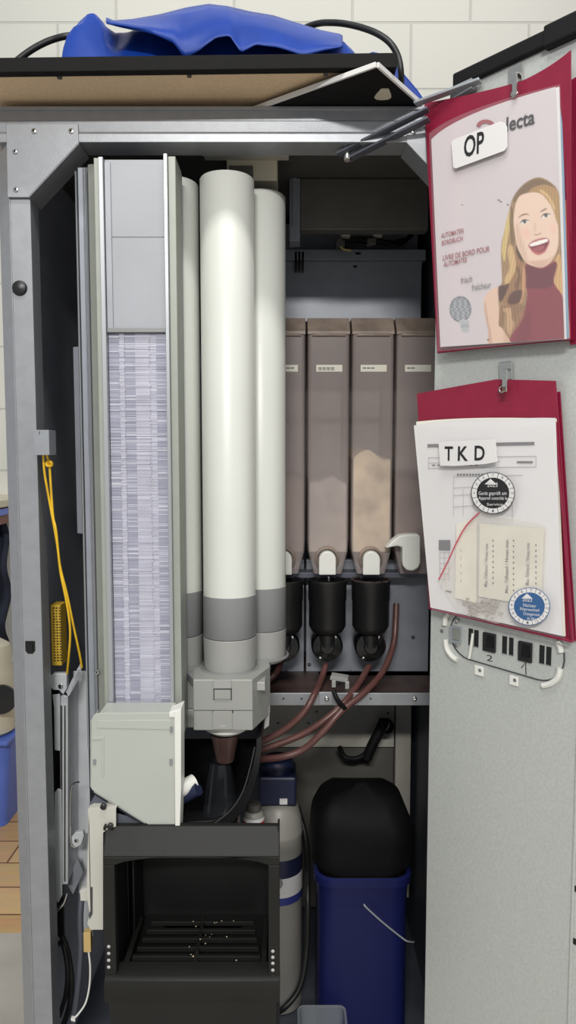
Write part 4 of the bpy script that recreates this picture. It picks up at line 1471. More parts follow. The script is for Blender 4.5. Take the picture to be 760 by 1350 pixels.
for xa_, xb_ in ((xl + 0.002, xl2 - 0.004), (xr2 + 0.004, xr - 0.002)):
    mb.prism([(xa_, Yb + 0.014, zbot), (xa_, Yk, zbot), (xa_, Yk, zk_), (xa_, Yb + 0.014, zarc + 0.012)], (xb_ - xa_, 0, 0))
mb.box(xl + 0.002, xr - 0.002, Yk, Yk + 0.004, zbot, zk_)
mb.prism([(xl + 0.002, Yb + 0.014, zarc + 0.016), (xl + 0.002, Yb + 0.014, zarc + 0.012), (xl + 0.002, Yk, zk_ - 0.004), (xl + 0.002, Yk, zk_)], (xr - xl - 0.004, 0, 0))
mb.box(xl2 - 0.004, xr2 + 0.004, Yb + 0.03, Yk, zbot + 0.1, zsill - 0.02)
# upright ribs at the inner side walls and a curved rear lip
for px in (168, 176):
    xq = X(px, 1180, Yb + 0.1)
    mb.box(xq - 0.002, xq + 0.002, Yb + 0.10, Yk, Z(1240, Yb + 0.1), zarc - 0.05)
mb.build('shell', M['bay_in'], bay, 0.001)
mb = MB()
rear = arc_pts(0, 0, 0.075, 0.03, 0, math.pi, 16)
xc_ = (xl + xr) / 2
zq = Z(1225, Yb + 0.14)
mb.prism([(xc_ + a, Yb + 0.15 - b, zsill - 0.02) for a, b in rear], (0, 0, zq - zsill + 0.02), 0, True)
mb.build('cup_stop', M['bay_in'], bay, 0.001)
gz = zsill - 0.012
gr = MB()
for k in range(6):
    yy = Yb + 0.022 + k * 0.021
    ins = 0.010 + 0.0035 * k
    gr.prism([(xl2 + ins, yy, gz), (xl2 + ins, yy + 0.009, gz), (xl2 + ins, yy + 0.009, gz + 0.006), (xl2 + ins, yy, gz + 0.008)], (xr2 - xl2 - 2 * ins, 0, 0))
gr.box(xl2 + 0.004, xl2 + 0.012, Yb + 0.016, Yb + 0.14, gz - 0.004, gz + 0.009)
gr.box(xr2 - 0.012, xr2 - 0.004, Yb + 0.016, Yb + 0.14, gz - 0.004, gz + 0.009)
gr.box(xc_ - 0.003, xc_ + 0.003, Yb + 0.016, Yb + 0.14, gz - 0.004, gz + 0.0075)
gr.build('drip_grille', M['bay'], bay, 0.001)
cr = MB()
for k in range(16):
    t = rr.random()
    q = Vector((xc_ + rr.gauss(0.005, 0.02), Yb + 0.03 + 0.1 * rr.random(), gz + 0.0085))
    s_ = rr.uniform(0.0004, 0.0010)
    cr.obox(q, (s_, 0, 0), (0, s_, 0), (0, 0, s_ * 0.6))
tag(cr.build('crumbs', M['powder'], bay), kind='stuff')
for px, pys in ((143.5, (1248, 1257, 1266, 1275)), (360, (1254, 1262, 1270, 1279, 1288, 1300))):
    for py in pys:
        q = P(px, py, Yb)
        MB().lathe([(0.0026, -0.001), (0.0026, 0.0004), (0.0016, 0.0014), (0, 0.0016)], q, (0, -1, 0), 12).build('dot', M['ink_light'], bay)
for xq in (xl, xr - 0.003):
    MB().box(xq, xq + 0.003, Yb + 0.006, Yb + 0.03, ztop, ztop + 0.006).build('corner_fin', M['bay'], bay, 0.0005)

# beige bracket at the bay's left
bk = thing('side_bracket', P(130, 1225, 1.06), 'beige metal bracket plate left of the black delivery bay', 'bracket')
mb = MB()
Yk2 = 1.035
mb.prism([P(x, y, Yk2) for x, y in [(117, 1067), (153, 1067), (153, 1090), (143, 1093), (136, 1098), (136, 1226), (119, 1226), (115, 1218), (118, 1205), (114, 1180)]], (0, 0.0025, 0))
mb.prism([P(117, 1067, Yk2), P(153, 1067, Yk2), P(153, 1067, Yk2) + Vector((0.0, 0.06, 0)), P(117, 1067, Yk2) + Vector((0.01, 0.06, 0))], (0, 0, 0.002))
mb.box(X(117, 1120, Yk2), X(119, 1120, Yk2), Yk2, Yk2 + 0.05, Z(1205, Yk2), Z(1067, Yk2))
mb.build('plate', M['beige'], bk, 0.0006)
mb = MB()
mb.prism([P(x, y, 1.05) for x, y in [(117, 1062), (125, 1049), (168, 1075), (203, 1097), (202, 1098), (153, 1098), (153, 1066)]], (0, 0.06, 0))
mb.build('cam_cover', M['darkmetal'], bk, 0.002)
for (px, py) in ((146, 1088), (137, 1062)):
    MB().lathe([(0.0045, 0), (0.0045, 0.005), (0.003, 0.006), (0, 0.006)], P(px, py, Yk2), (0, -1, 0), 14).build('peg', M['black'], bk)
mb = MB()
mb.prism([P(x, y, Yk2 - 0.001) for x, y in [(119, 1170), (122, 1170), (122, 1205), (118, 1212), (117, 1206), (119.5, 1200)]], (0, 0.003, 0))
mb.build('slot', M['groove'], bk)
MB().prism([P(x, y, Yk2 + 0.004) for x, y in [(105, 1175), (116, 1170), (117, 1188), (106, 1188)]], (0, 0.01, 0)).build('tab', M['beige'], bk, 0.001)

# ================================================================== INGREDIENT CANISTERS
CANS = [(378, 402.5, 'canister', 'rust brown smoky canister half hidden behind the ivory cup tubes', 0.30, 'powder_brown'),
        (406, 460.5, 'canister', 'smoky canister with greyish contents, first full one right of the cup tubes', 0.30, 'powder_grey'),
        (464, 518.5, 'canister', 'smoky canister with pale beige powder in its lower part', 0.41, 'powder'),
        (523, 577.0, 'canister', 'smoky canister beside the door with a white elbow outlet', 0.30, 'powder_brown')]
Yn = 1.40
PITCH = X(464, 600, Yn) - X(406, 600, Yn)
CW = X(460.5, 600, Yn) - X(406, 600, Yn)
xc2 = (X(460.5, 600, Yn) + X(406, 600, Yn)) / 2
zc_top, zc_front, zc_bot, zc_tip = Z(419, Yn + 0.02), Z(441, Yn), Z(733, Yn), Z(757, Yn)


def canister_shell(x):
    """tall box with a sloped front lid edge and a tapering foot"""
    w = CW / 2
    mb = MB()
    Y0, Y1 = Yn, Yn + 0.22
    lv = [(w, zc_front, Y0), (w, zc_bot + 0.03, Y0), (w * 0.97, zc_bot + 0.008, Y0), (w * 0.70, zc_tip, Y0 + 0.004)]
    vs = []
    for (ww, z, yf) in lv:
        r = 0.006
        vs += [(x - ww, Y1, z), (x - ww, yf + r, z), (x - ww + r * 0.3, yf + r * 0.3, z), (x - ww + r, yf, z), (x + ww - r, yf, z), (x + ww - r * 0.3, yf + r * 0.3, z), (x + ww, yf + r, z), (x + ww, Y1, z)]
    fs = []
    for i in range(len(lv) - 1):
        for k in range(7):
            fs.append((i * 8 + k, i * 8 + k + 1, (i + 1) * 8 + k + 1, (i + 1) * 8 + k))
        fs.append((i * 8 + 7, i * 8, (i + 1) * 8, (i + 1) * 8 + 7))
    fs.append(tuple(range((len(lv) - 1) * 8, len(lv) * 8)))
    mb.add(vs, fs)
    return mb


for i, (a_, b_, nm, lab, fill, pw) in enumerate(CANS):
    x = xc2 + (i - 1) * PITCH
    cn_ = thing('ingredient_canister', (x, Yn + 0.1, zc_tip), lab, 'canister', 'ingredient canisters in a row')
    canister_shell(x).build('body', M['canister'], cn_, 0.0008)
    w = CW / 2
    # lid with its sloped front
    mb = MB()
    mb.prism([(x - w - 0.0008, Yn - 0.002, zc_front), (x - w - 0.0008, Yn - 0.002, zc_front + 0.006), (x - w - 0.0008, Yn + 0.022, zc_top), (x - w - 0.0008, Yn + 0.22, zc_top), (x - w - 0.0008, Yn + 0.22, zc_front)], (2 * w + 0.0016, 0, 0))
    mb.tube([(x - w * 0.8, Yn - 0.002, zc_front - 0.001), (x + w * 0.8, Yn - 0.002, zc_front - 0.001)], 0.003, 8)
    mb.build('lid', M['canister_lid'], cn_, 0.003)
    # contents
    mb = MB()
    H = (zc_front - zc_tip) * fill
    zs_ = zc_bot + 0.008
    seg = 14
    vs, fs = [], []
    for k in range(seg + 1):
        u = -1 + 2 * k / seg
        wz = zs_ + H * (1 + 0.05 * math.sin(3.1 * u + i) + 0.05 * noise.noise((u * 2, i * 3.1, 0)))
        vs += [(x + u * (w - 0.004), Yn + 0.004, zs_), (x + u * (w - 0.004), Yn + 0.004, wz), (x + u * (w - 0.004), Yn + 0.2, wz + 0.01), (x + u * (w - 0.004), Yn + 0.2, zs_)]
    for k in range(seg):
        for e in range(4):
            fs.append((k * 4 + e, k * 4 + (e + 1) % 4, (k + 1) * 4 + (e + 1) % 4, (k + 1) * 4 + e))
    fs += [(0, 1, 2, 3), tuple(seg * 4 + e for e in (3, 2, 1, 0))]
    mb.add(vs, fs)
    mb.build('powder', M[pw], cn_)
    # label
    lx0, lx1 = (x - 0.021, x + 0.027)
    lz0, lz1 = Z(490, Yn), Z(481, Yn)
    mb = MB()
    mb.box(x - 0.024, x + 0.026, Yn - 0.0007, Yn + 0.0004, lz0, lz1)
    lb_ = mb.build('label', M['paper2'], cn_)
    mb = MB()
    for k in range(5 - i):
        mb.box(x - 0.020 + 0.008 * k, x - 0.0135 + 0.008 * k, Yn - 0.0009, Yn - 0.0006, lz0 + 0.0055, lz0 + 0.008)
        if i == 1:
            mb.box(x - 0.020 + 0.008 * k, x - 0.0135 + 0.008 * k, Yn - 0.0009, Yn - 0.0006, lz0 + 0.0025, lz0 + 0.0042)
    mb.build('print', M['ink_grey'], lb_)
    if i < 3:
        # white drop tongue
        mb = MB()
        tcx = x - 0.002
        pts = [(tcx - 0.0165, Z(758, Yn - .02)), (tcx + 0.0165, Z(758, Yn - .02))]
        hz = Z(738, Yn - .02)
        pts += [(tcx + 0.0165 * math.cos(a), hz + 0.0165 * math.sin(a)) for a in [math.pi * k / 10 for k in range(11)]]
        mb.prism([(px_, Yn - 0.022, pz_) for px_, pz_ in pts], (0, 0.03, 0))
        mb.build('outlet', M['white_plastic'], cn_, 0.002)
        mb = MB()
        mb.lathe([(0.021, 0), (0.024, 0.004), (0.024, 0.012), (0.020, 0.016)], (tcx, Yn + 0.006, hz), (0, -1, 0), 28)
        mb.build('outlet_ring', M['canister_lid'], cn_)
    else:
        mb = MB()
        o_ = [(509, 723), (518, 713), (527, 706), (538, 704.5), (553, 704.5), (555, 708), (555, 742), (552, 749), (545, 753), (537, 752), (532, 747), (531, 740), (531, 722), (524, 720)]
        mb.prism([P(x_, y_, Yn - 0.030) for x_, y_ in o_], (0, 0.03, 0))
        mb.build('outlet', M['white_plastic'], cn_, 0.003)

# support plate behind/below the canisters
mb = MB()
mb.box(X(366, 750, 1.43), X(566, 750, 1.43), 1.425, Ym + 0.15, zc_tip - 0.012, zc_tip - 0.001)
mb.build('canister_shelf', M['darkmetal'], vm, 0.001)

# ================================================================== MIXING BOWLS
labs = ['black mixing bowl half hidden behind the ivory cup tubes', 'black mixing bowl under the grey content canister', 'black mixing bowl dusted with powder under the beige powder canister']
for i in range(3):
    x = xc2 + (i - 1) * PITCH - 0.001
    Yw = 1.395
    g = thing('mixing_bowl', (x, Yw, Z(870, Yw)), labs[i], 'mixing bowl', 'mixing bowls on the mixer plate')
    mb = MB()
    zt_, zb_2 = Z(768, Yw - .037), Z(838, Yw - .037)
    mb.lathe([(0.031, zt_ - 0.03), (0.035, zt_ - 0.002), (0.0365, zt_), (0.0385, zt_ - 0.001), (0.0385, zt_ - 0.006), (0.0375, zt_ - 0.008), (0.0375, zt_ - 0.040), (0.0362, zt_ - 0.042), (0.0362, zb_2 + 0.012), (0.030, zb_2), (0.018, zb_2 - 0.006), (0.016, zb_2 - 0.03), (0, zb_2 - 0.03)], (x, Yw, 0), (0, 0, 1), 40)
    mb.lathe([(0.031, zt_ - 0.03), (0, zt_ - 0.034)], (x, Yw, 0), (0, 0, 1), 40)
    mb.build('bowl', M['black'], g)
    mb = MB()
    q = P(428 + (i - 1) * 58, 851, 1.40)
    q.x = x
    mb.lathe([(0.031, 0.06), (0.031, 0.006), (0.028, 0.0), (0.014, -0.003), (0.012, -0.006), (0, -0.006)], q + Vector((0, -0.012, 0)), (0, 1, 0), 36)
    wh = mb.build('whipper_housing', M['blackgloss'], g)
    for (dx, dz) in ((0.016, 0.020), (-0.014, -0.022)):
        MB().lathe([(0.003, 0), (0.003, 0.002), (0, 0.003)], q + Vector((dx, -0.012, dz)), (0, -1, 0), 12).build('screw', M['chrome'], wh)
    if i == 1:
        MB().lathe([(0.002, 0), (0.002, 0.014), (0, 0.015)], (x + 0.001, Yw - 0.025, zt_ - 0.006), (0, 0, 1), 8).build('pin', M['chrome'], g)
    if i == 2:
        pd = MB()
        for k in range(60):
            an, rd = rr.random() * 6.28, 0.0365
            q2 = Vector((x + math.cos(an) * rd, Yw + math.sin(an) * rd, zt_))
            s_ = rr.uniform(0.001, 0.003)
            pd.obox(q2, (s_, 0, 0), (0, s_ * .6, 0), (0, 0, s_ * 0.4))
        tag(pd.build('powder_dust', M['hose_dirty'], g), kind='stuff')

# ================================================================== HOSES
def hose(label, pts, r=0.0062):
    mb = MB()
    mb.tube([P(*p) for p in pts], r, 12)
    o = mb.build('hose', M['hose'])
    return tag(o, label, 'hose', 'brown silicone hoses')


hose('brown hose coming down below the left full mixing bowl', [(430, 876, 1.40), (424, 895, 1.37), (415, 915, 1.315), (400, 940, 1.30), (375, 962, 1.30), (345, 978, 1.30)])
hose('brown hose coming down below the powder dusted mixing bowl', [(487, 878, 1.40), (474, 900, 1.36), (455, 925, 1.315), (430, 948, 1.30), (395, 970, 1.30), (345, 989, 1.30)])
hose('long brown hose looping down from the plate under the white elbow outlet', [(523, 796, 1.455), (522, 820, 1.44), (519, 850, 1.42), (506, 884, 1.37), (482, 912, 1.32), (450, 938, 1.29), (425, 966, 1.28), (400, 988, 1.28), (372, 998, 1.28), (340, 1001, 1.29)])
hose('short brown hose curving behind the grey cup tube collars', [(372, 868, 1.42), (368, 880, 1.40), (362, 890, 1.38), (352, 898, 1.37)])
hose('faint brown hose crossing the dark gap left of the nozzle', [(345, 996, 1.32), (310, 992, 1.31), (275, 1000, 1.30), (245, 1015, 1.30)], 0.005)
cl_ = MB()
q = P(448, 893, 1.37)
cl_.obox(q, (0.017, 0.004, -0.004), (0.002, 0.012, 0), (0.001, 0, 0.004))
cl_.obox(q + Vector((-0.012, -0.002, -0.009)), (0.004, 0, 0), (0, 0.012, 0), (0, 0, 0.007))
cl_.obox(q + Vector((0.014, -0.002, -0.012)), (0.004, 0, 0), (0, 0.012, 0), (0, 0, 0.007))
tag(cl_.build('hose_clamp', M['collar_light'], None, 0.001), 'small grey plastic clamp lying on the stained drip shelf among the hoses', 'clamp')
tie = MB().tube([P(440, 910, 1.32), P(445, 922, 1.31), P(455, 934, 1.285)], 0.0045, 10).build('cable_tie', M['black_soft'])
tag(tie, 'black strap holding the hoses at the drip shelf lip', 'strap')

# ================================================================== WATER FILTER, BOTTLE, BUCKET, BIN
Yw = 1.48
fx = X(368, 1200, Yw)
wf = thing('water_filter', (fx, Yw, 0.12), 'pale grey upright water filter cylinder with a dark blue head', 'water filter')
fr = 0.050
zf = lambda py: Z(py, Yw - 0.03)
mb = MB()
mb.lathe([(fr * 0.86, 0.12), (fr, 0.125), (fr, zf(1105)), (fr * 1.01, zf(1104)), (fr * 1.01, zf(1101)), (fr, zf(1100)), (fr * 0.97, zf(1085)), (fr * 0.80, zf(1068)), (fr * 0.5, zf(1060)), (0, zf(1058))], (fx, Yw, 0), (0, 0, 1), 48)
mb.build('cartridge', M['filter'], wf)
mb = MB()
mb.lathe([(fr + 0.0006, zf(1152)), (fr + 0.0006, zf(1129))], (fx, Yw, 0), (0, 0, 1), 48, 0)
mb.lathe([(fr + 0.0006, zf(1187)), (fr + 0.0006, zf(1177))], (fx, Yw, 0), (0, 0, 1), 48, 1)
mb.lathe([(fr + 0.0004, zf(1177)), (fr + 0.0004, zf(1152))], (fx, Yw, 0), (0, 0, 1), 48, 2)
q = P(365, 1165, Yw - fr - 0.001)
mb.lathe([(0.013, 0.0), (0.012, 0.001), (0, 0.001)], q, (0, -1, 0), 20, 3)
mb.build('label_band', [M['blue_dark'], M['blue_band'], M['paper'], M['collar']], wf)
mb = MB()
hx = X(366, 1035, Yw)
mb.box(hx - 0.038, hx + 0.040, Yw - 0.04, Yw + 0.04, zf(1060), zf(1022))
mb.lathe([(0.034, zf(1022)), (0.036, zf(1012)), (0.028, zf(1005)), (0, zf(1004))], (hx, Yw, 0), (0, 0, 1), 32)
mb.build('filter_head', M['blue_dark'], wf, 0.005)
mb = MB()
q = P(374, 1057, Yw - 0.042)
mb.box(q.x - 0.008, q.x + 0.008, q.y, q.y + 0.004, q.z - 0.006, q.z + 0.006)
mb.build('head_sticker', M['paper'], wf)

bt = thing('bottle', (P(335, 1100, 1.33).x, 1.33, 0.3), 'small dark capped bottle with a red and white label beside the water filter', 'bottle')
bx_ = P(335, 1100, 1.33).x
zb2 = lambda py: Z(py, 1.31)
mb = MB()
mb.lathe([(0.018, zb2(1180)), (0.02, zb2(1176)), (0.02, zb2(1082)), (0.017, zb2(1076)), (0.010, zb2(1073))], (bx_, 1.33, 0), (0, 0, 1), 28)
mb.build('body', M['filter'], bt)
mb = MB()
mb.lathe([(0.0204, zb2(1140)), (0.0204, zb2(1086))], (bx_, 1.33, 0), (0, 0, 1), 28, 0)
mb.lathe([(0.0206, zb2(1086)), (0.0206, zb2(1081))], (bx_, 1.33, 0), (0, 0, 1), 28, 1)
mb.build('label', [M['redlabel'], M['paper']], bt)
mb = MB()
mb.lathe([(0.014, zb2(1076)), (0.015, zb2(1072)), (0.013, zb2(1066)), (0, zb2(1065))], (bx_, 1.33, 0), (0, 0, 1), 24)
mb.build('cap', M['darkbrown'], bt)
MB().box(bx_ - 0.03, bx_ + 0.03, 1.29, 1.38, zb2(1186), zb2(1180)).build('pump_bracket', M['darkmetal'], vm, 0.001)

Yu = 1.40
bu = thing('bucket', (X(479, 1300, Yu), Yu, 0.12), 'dark blue rectangular bucket with a thin wire handle on the cabinet floor', 'bucket')
ux = X(479, 1200, Yu - 0.07)
zr, zf0 = Z(1158, Yu - 0.08), 0.122


def rrect(cx, cy, hx_, hy_, r, z, n=6):
    pts = []
    for (sx, sy_, a0) in ((1, 1, 0), (-1, 1, math.pi / 2), (-1, -1, math.pi), (1, -1, 3 * math.pi / 2)):
        for k in range(n + 1):
            a = a0 + math.pi / 2 * k / n
            pts.append((cx + sx * (hx_ - r) + r * math.cos(a), cy + sy_ * (hy_ - r) + r * math.sin(a), z))
    return pts


def loft(mb, rings, cap=False, mi=0):
    n = len(rings[0])
    vs = [p for r_ in rings for p in r_]
    fs = [(i * n + k, i * n + (k + 1) % n, (i + 1) * n + (k + 1) % n, (i + 1) * n + k) for i in range(len(rings) - 1) for k in range(n)]
    if cap:
        fs.append(tuple(range((len(rings) - 1) * n, len(rings) * n)))
    return mb.add(vs, fs, mi, True)


hw, hd_ = 0.090, 0.085
mb = MB()
loft(mb, [rrect(ux, Yu, hw - .003, hd_ - .003, .03, zf0 + .01), rrect(ux, Yu, hw * .99 - .003, hd_ - .003, .035, zr), rrect(ux, Yu, hw, hd_, .036, zr), rrect(ux, Yu, hw * .985, hd_ * .98, .035, zr - 0.03), rrect(ux, Yu, hw * .8, hd_ * .8, .03, zf0 + .004), rrect(ux, Yu, hw * .78, hd_ * .78, .028, zf0)], True)
mb.build('tub', M['bucket'], bu)
mb = MB()
loft(mb, [rrect(ux, Yu, hw + .0005, hd_ + .0005, .036, zr - .016), rrect(ux, Yu, hw + .005, hd_ + .005, .038, zr - .014), rrect(ux, Yu, hw + .005, hd_ + .005, .038, zr), rrect(ux, Yu, hw - .001, hd_ - .001, .036, zr + .003)])
mb.build('rim', M['bucket'], bu)
yh_ = Yu - hd_ - 0.012
MB().tube([P(480, 1192, yh_ + 0.004), P(484, 1197, yh_), P(505, 1216, yh_), P(530, 1236, yh_), P(538, 1241, yh_), P(546, 1242, yh_ + 0.01)], 0.0016, 8).build('handle', M['zinc'], bu)

gb = thing('bin_bag', (ux, Yu, zr), 'black bin bag bulging up out of the blue bucket', 'bag')
mb = MB()
zz1 = Z(1030, Yu)
rings = []
for k in range(14):
    t = k / 13
    z = zr - 0.07 + (zz1 - zr + 0.07) * t
    if t < 0.45:
        s_ = 0.98
    else:
        s_ = 0.99 * max(0.04, 1 - ((t - 0.45) / 0.55) ** 4.5) ** 0.6
    ex = 0.010 if z > zr + 0.006 else -0.004
    rg = rrect(ux, Yu, (hw + ex) * s_, (hd_ + min(ex, 0.002)) * s_, 0.05 * s_, z, 9)
    rings.append([(x_ + (0.006 * s_) * noise.noise(Vector((x_ * 22, y_ * 22, z_ * 18))) if t > .4 else x_, y_ + (0.006 * noise.noise(Vector((y_ * 25, x_ * 20, z_ * 20))) if t > .4 else 0), z_ + (0.012 * noise.noise(Vector((x_ * 20, y_ * 20, 3))) if t > 0.5 else 0)) for x_, y_, z_ in rg])
loft(mb, rings, True)
mb.build('bag_body', M['soot'], gb)

tb_ = MB()
q0 = [P(404, 1349, 1.27), P(441, 1338, 1.27), P(447, 1341, 1.27), P(453, 1352, 1.27)]
tx_ = X(425, 1345, 1.27)
zt2 = Z(1341, 1.27)
loft(tb_, [rrect(tx_, 1.25, .036, .04, .01, 0.124), rrect(tx_, 1.25, .042, .046, .012, zt2), rrect(tx_, 1.25, .046, .05, .013, zt2), rrect(tx_, 1.25, .046, .05, .013, zt2 - .004)])
tag(tb_.build('tub', M['tub']), 'clear plastic tub on the cabinet floor in front of the blue bucket', 'tub')

cb_ = MB().tube([P(392, 1062, 1.56), P(404, 1110, 1.52), P(406, 1180, 1.42), P(405, 1250, 1.40), P(396, 1300, 1.38), P(376, 1328, 1.36), P(360, 1336, 1.34)], 0.006, 10).build('cable', M['cable'])
tag(cb_, 'black cable running down between the water filter and the blue bucket', 'cable')

# ================================================================== LEFT SIDE: LATCH SLIDE, BOX, CORD, CABLES
ls = thing('slide_rail', P(85, 1180, 1.24), 'upright zinc slide rail with sprung lever on the left inner wall', 'slide rail')
Yv = 1.22
mb = MB()
mb.prism([P(x, y, Yv) for x, y in [(79, 918), (84, 916), (88, 918), (88, 1166), (80, 1166)]], (0, 0.004, 0))
mb.prism([P(88, 918, Yv), P(102, 884, Yv + 0.06), P(102, 1130, Yv + 0.06), P(88, 1166, Yv)], (0.002, 0, 0))
mb.build('channel', M['zinc_light'], ls, 0.0008)
mb = MB()
for x0, x1 in ((80, 82.2), (84.5, 86.5)):
    mb.prism([P(x0, 930, Yv - .003), P(x1, 930, Yv - .003), P(x1, 1162, Yv - .003), P(x0, 1162, Yv - .003)], (0, 0.003, 0))
mb.build('bead', M['chrome'], ls, 0.0005)
mb = MB()
mb.prism([P(x, y, Yv - 0.006) for x, y in [(69, 916), (79, 915), (79, 990), (72, 989), (71, 932)]], (0, 0.003, 0))
mb.prism([P(x, y, Yv - 0.004) for x, y in [(72, 1045), (76, 1040), (81, 1042), (82, 1180), (77, 1190), (72, 1186)]], (0, 0.003, 0))
mb.build('guide_strip', M['zinc_light'], ls, 0.0006)
mb = MB()
mb.prism([P(x, y, Yv - 0.01) for x, y in [(59, 897), (70, 888), (88, 888), (88, 908), (83, 916), (78, 910), (70, 910), (64, 903), (59, 900)]], (0, 0.012, 0))
mb.prism([P(86, 912, Yv - .008), P(103, 880, Yv + 0.03), P(106, 874, Yv + .03), P(106, 890, Yv + .03), P(90, 918, Yv - .008)], (0.002, 0.002, 0))
tpb = mb.build('top_bracket', M['zinc_light'], ls, 0.0012)
screw(P(80, 905, Yv - 0.01), (0, -1, 0), 0.0045, tpb)
screw(P(61, 906, Yv - 0.004), (0, -1, 0), 0.0035, tpb)
mb = MB()
mb.tube([P(104, 1031, Yv + 0.01), P(98, 1032, Yv - .005), P(94, 1040, Yv - .008), P(92.5, 1060, Yv - .008), P(92.5, 1100, Yv - .008), P(94, 1112, Yv - .006), P(99, 1117, Yv - .004)], 0.0016, 8)
mb.build('lever', M['chrome'], ls)
mb = MB()
mb.prism([P(x, y, Yv - .004) for x, y in [(92, 1106), (99, 1098), (109, 1096), (111, 1102), (107, 1114), (98, 1119), (93, 1116)]], (0, 0.01, 0))
lev = mb.build('catch', M['zinc_light'], ls, 0.0015)
screw(P(101, 1108, Yv - .004), (0, -1, 0), 0.004, lev)
MB().tube([P(88, 1178, Yv - .004), P(84, 1190, Yv - .006), P(76, 1200, Yv - .006), P(69, 1210, Yv - 0.004), P(66, 1222, Yv)], 0.0025, 8).build('hook_rod', M['chrome'], ls)
mb = MB()
mb.prism([P(57, 905, Yv + 0.02), P(59.5, 905, Yv + 0.02), P(64, 1158, Yv + 0.02), P(61, 1158, Yv + .02)], (0, 0.004, 0))
mb.prism([P(61, 1155, Yv + 0.02), P(76, 1155, Yv + 0.02), P(76, 1158, Yv + 0.02), P(61, 1158, Yv + 0.02)], (0, 0.004, 0))
mb.build('frame_wire', M['beige'], ls, 0.0005)
MB().box(X(59, 1030, Yv + .03), X(80, 1030, Yv + .03), Yv + 0.03, Yv + 0.034, Z(1235, Yv + .03), Z(905, Yv + .03)).build('back_plate', M['black'], ls, 0.001)
MB().box(X(100, 1030, Yv + .06), X(118, 1030, Yv + .06), Yv + 0.06, Yv + 0.064, Z(1235, Yv + .06), Z(885, Yv + .06)).build('side_plate', M['zinc_light'], ls, 0.001)
MB().prism([P(x, y, Yv + .03) for x, y in [(88, 1165), (102, 1130), (110, 1150), (96, 1180)]], (0, 0.005, 0)).build('foot_plate', M['inner_grey'], ls, 0.001)

wb = MB()
a, b = P(62, 796, 1.215), P(82, 880, 1.215)
wb.box(a.x, P(68, 840, 1.215).x, 1.215, 1.245, b.z, a.z, 0)
wb.box(P(68, 840, 1.215).x, b.x, 1.213, 1.245, b.z + 0.004, a.z - 0.002, 1)
for k in range(22):
    zq = a.z - 0.008 - k * 0.0048
    if zq < b.z + 0.01:
        break
    for j in range(3):
        x_ = P(70 + 4 * j, 840, 1.211).x
        wb.box(x_, x_ + 0.004 * rr.uniform(.5, 1), 1.2122, 1.2135, zq, zq + 0.0022, 2)
wbo = wb.build('transformer_box', [M['darkmetal'], M['yellow_label'], M['ink']], None, 0.0008)
tag(wbo, 'small dark box with a yellow printed label behind the left post', 'box')

yc = thing('yellow_cord', P(62, 602, 1.15), 'thin doubled yellow cord knotted below the grey striker block', 'cord')
mb = MB()
mb.tube([P(57, 598, 1.135), P(59, 625, 1.14), P(66, 665, 1.15), P(75, 715, 1.155), P(80, 755, 1.16), P(88, 795, 1.165), P(92.5, 830, 1.17), P(91, 862, 1.18), P(88.5, 888, 1.2)], 0.0019, 8)
mb.tube([P(61, 598, 1.135), P(65, 612, 1.14), P(67, 640, 1.145), P(70, 680, 1.152), P(74, 700, 1.150), P(79, 745, 1.158), P(88, 782, 1.165), P(97, 825, 1.175), P(105, 862, 1.19), P(108, 880, 1.2)], 0.0019, 8)
mb.build('strand', M['yellow'], yc)
mb = MB()
q = P(65, 611, 1.136)
mb.tube([q + Vector((0.004 * math.cos(a), -0.002 * math.sin(a * 2), 0.004 * math.sin(a))) for a in [k * 0.7 for k in range(10)]], 0.0024, 8)
mb.build('knot', M['yellow'], yc)

for k, (pts, r, lab) in enumerate([
        ([(72, 1232, 1.28), (78, 1228, 1.26), (88, 1250, 1.25), (94, 1290, 1.25), (92, 1325, 1.26), (84, 1350, 1.28)], 0.0055, 'dark cable arching nearest the left post at the cabinet bottom'),
        ([(76, 1245, 1.27), (83, 1245, 1.25), (89, 1275, 1.24), (87, 1310, 1.25), (78, 1340, 1.27)], 0.0045, 'dark cable nested inside the arching cable at bottom left'),
        ([(108, 1178, 1.2), (106, 1210, 1.19), (107, 1250, 1.19), (103, 1300, 1.2), (96, 1350, 1.22)], 0.0055, 'grey cable dropping straight down beside the beige bracket')]):
    o = MB().tube([P(*p) for p in pts], r, 10).build('cable', M['cable'] if k < 2 else M['darkmetal'])
    tag(o, lab, 'cable', 'cables at the cabinet bottom')
wt_ = thing('white_wire', P(115, 1250, 1.12), 'white wire hanging from an amber connector left of the delivery bay', 'wire')
MB().tube([P(117, 1255, 1.12), P(119, 1275, 1.12), P(118, 1300, 1.12), (P(113, 1322, 1.12)), P(104, 1336, 1.12), P(97, 1343, 1.12)], 0.0016, 8).build('lead', M['white_plastic'], wt_)
q = P(97, 1343, 1.12)
MB().obox(q, (0.0035, 0, -0.001), (0, 0.003, 0), (0, 0, 0.0025)).build('end_plug', M['white_plastic'], wt_, 0.0005)
q = P(116, 1240, 1.12)
MB().box(q.x - 0.006, q.x + 0.006, 1.115, 1.127, q.z - 0.017, q.z + 0.017).build('connector', M['orange_p'], wt_, 0.001)

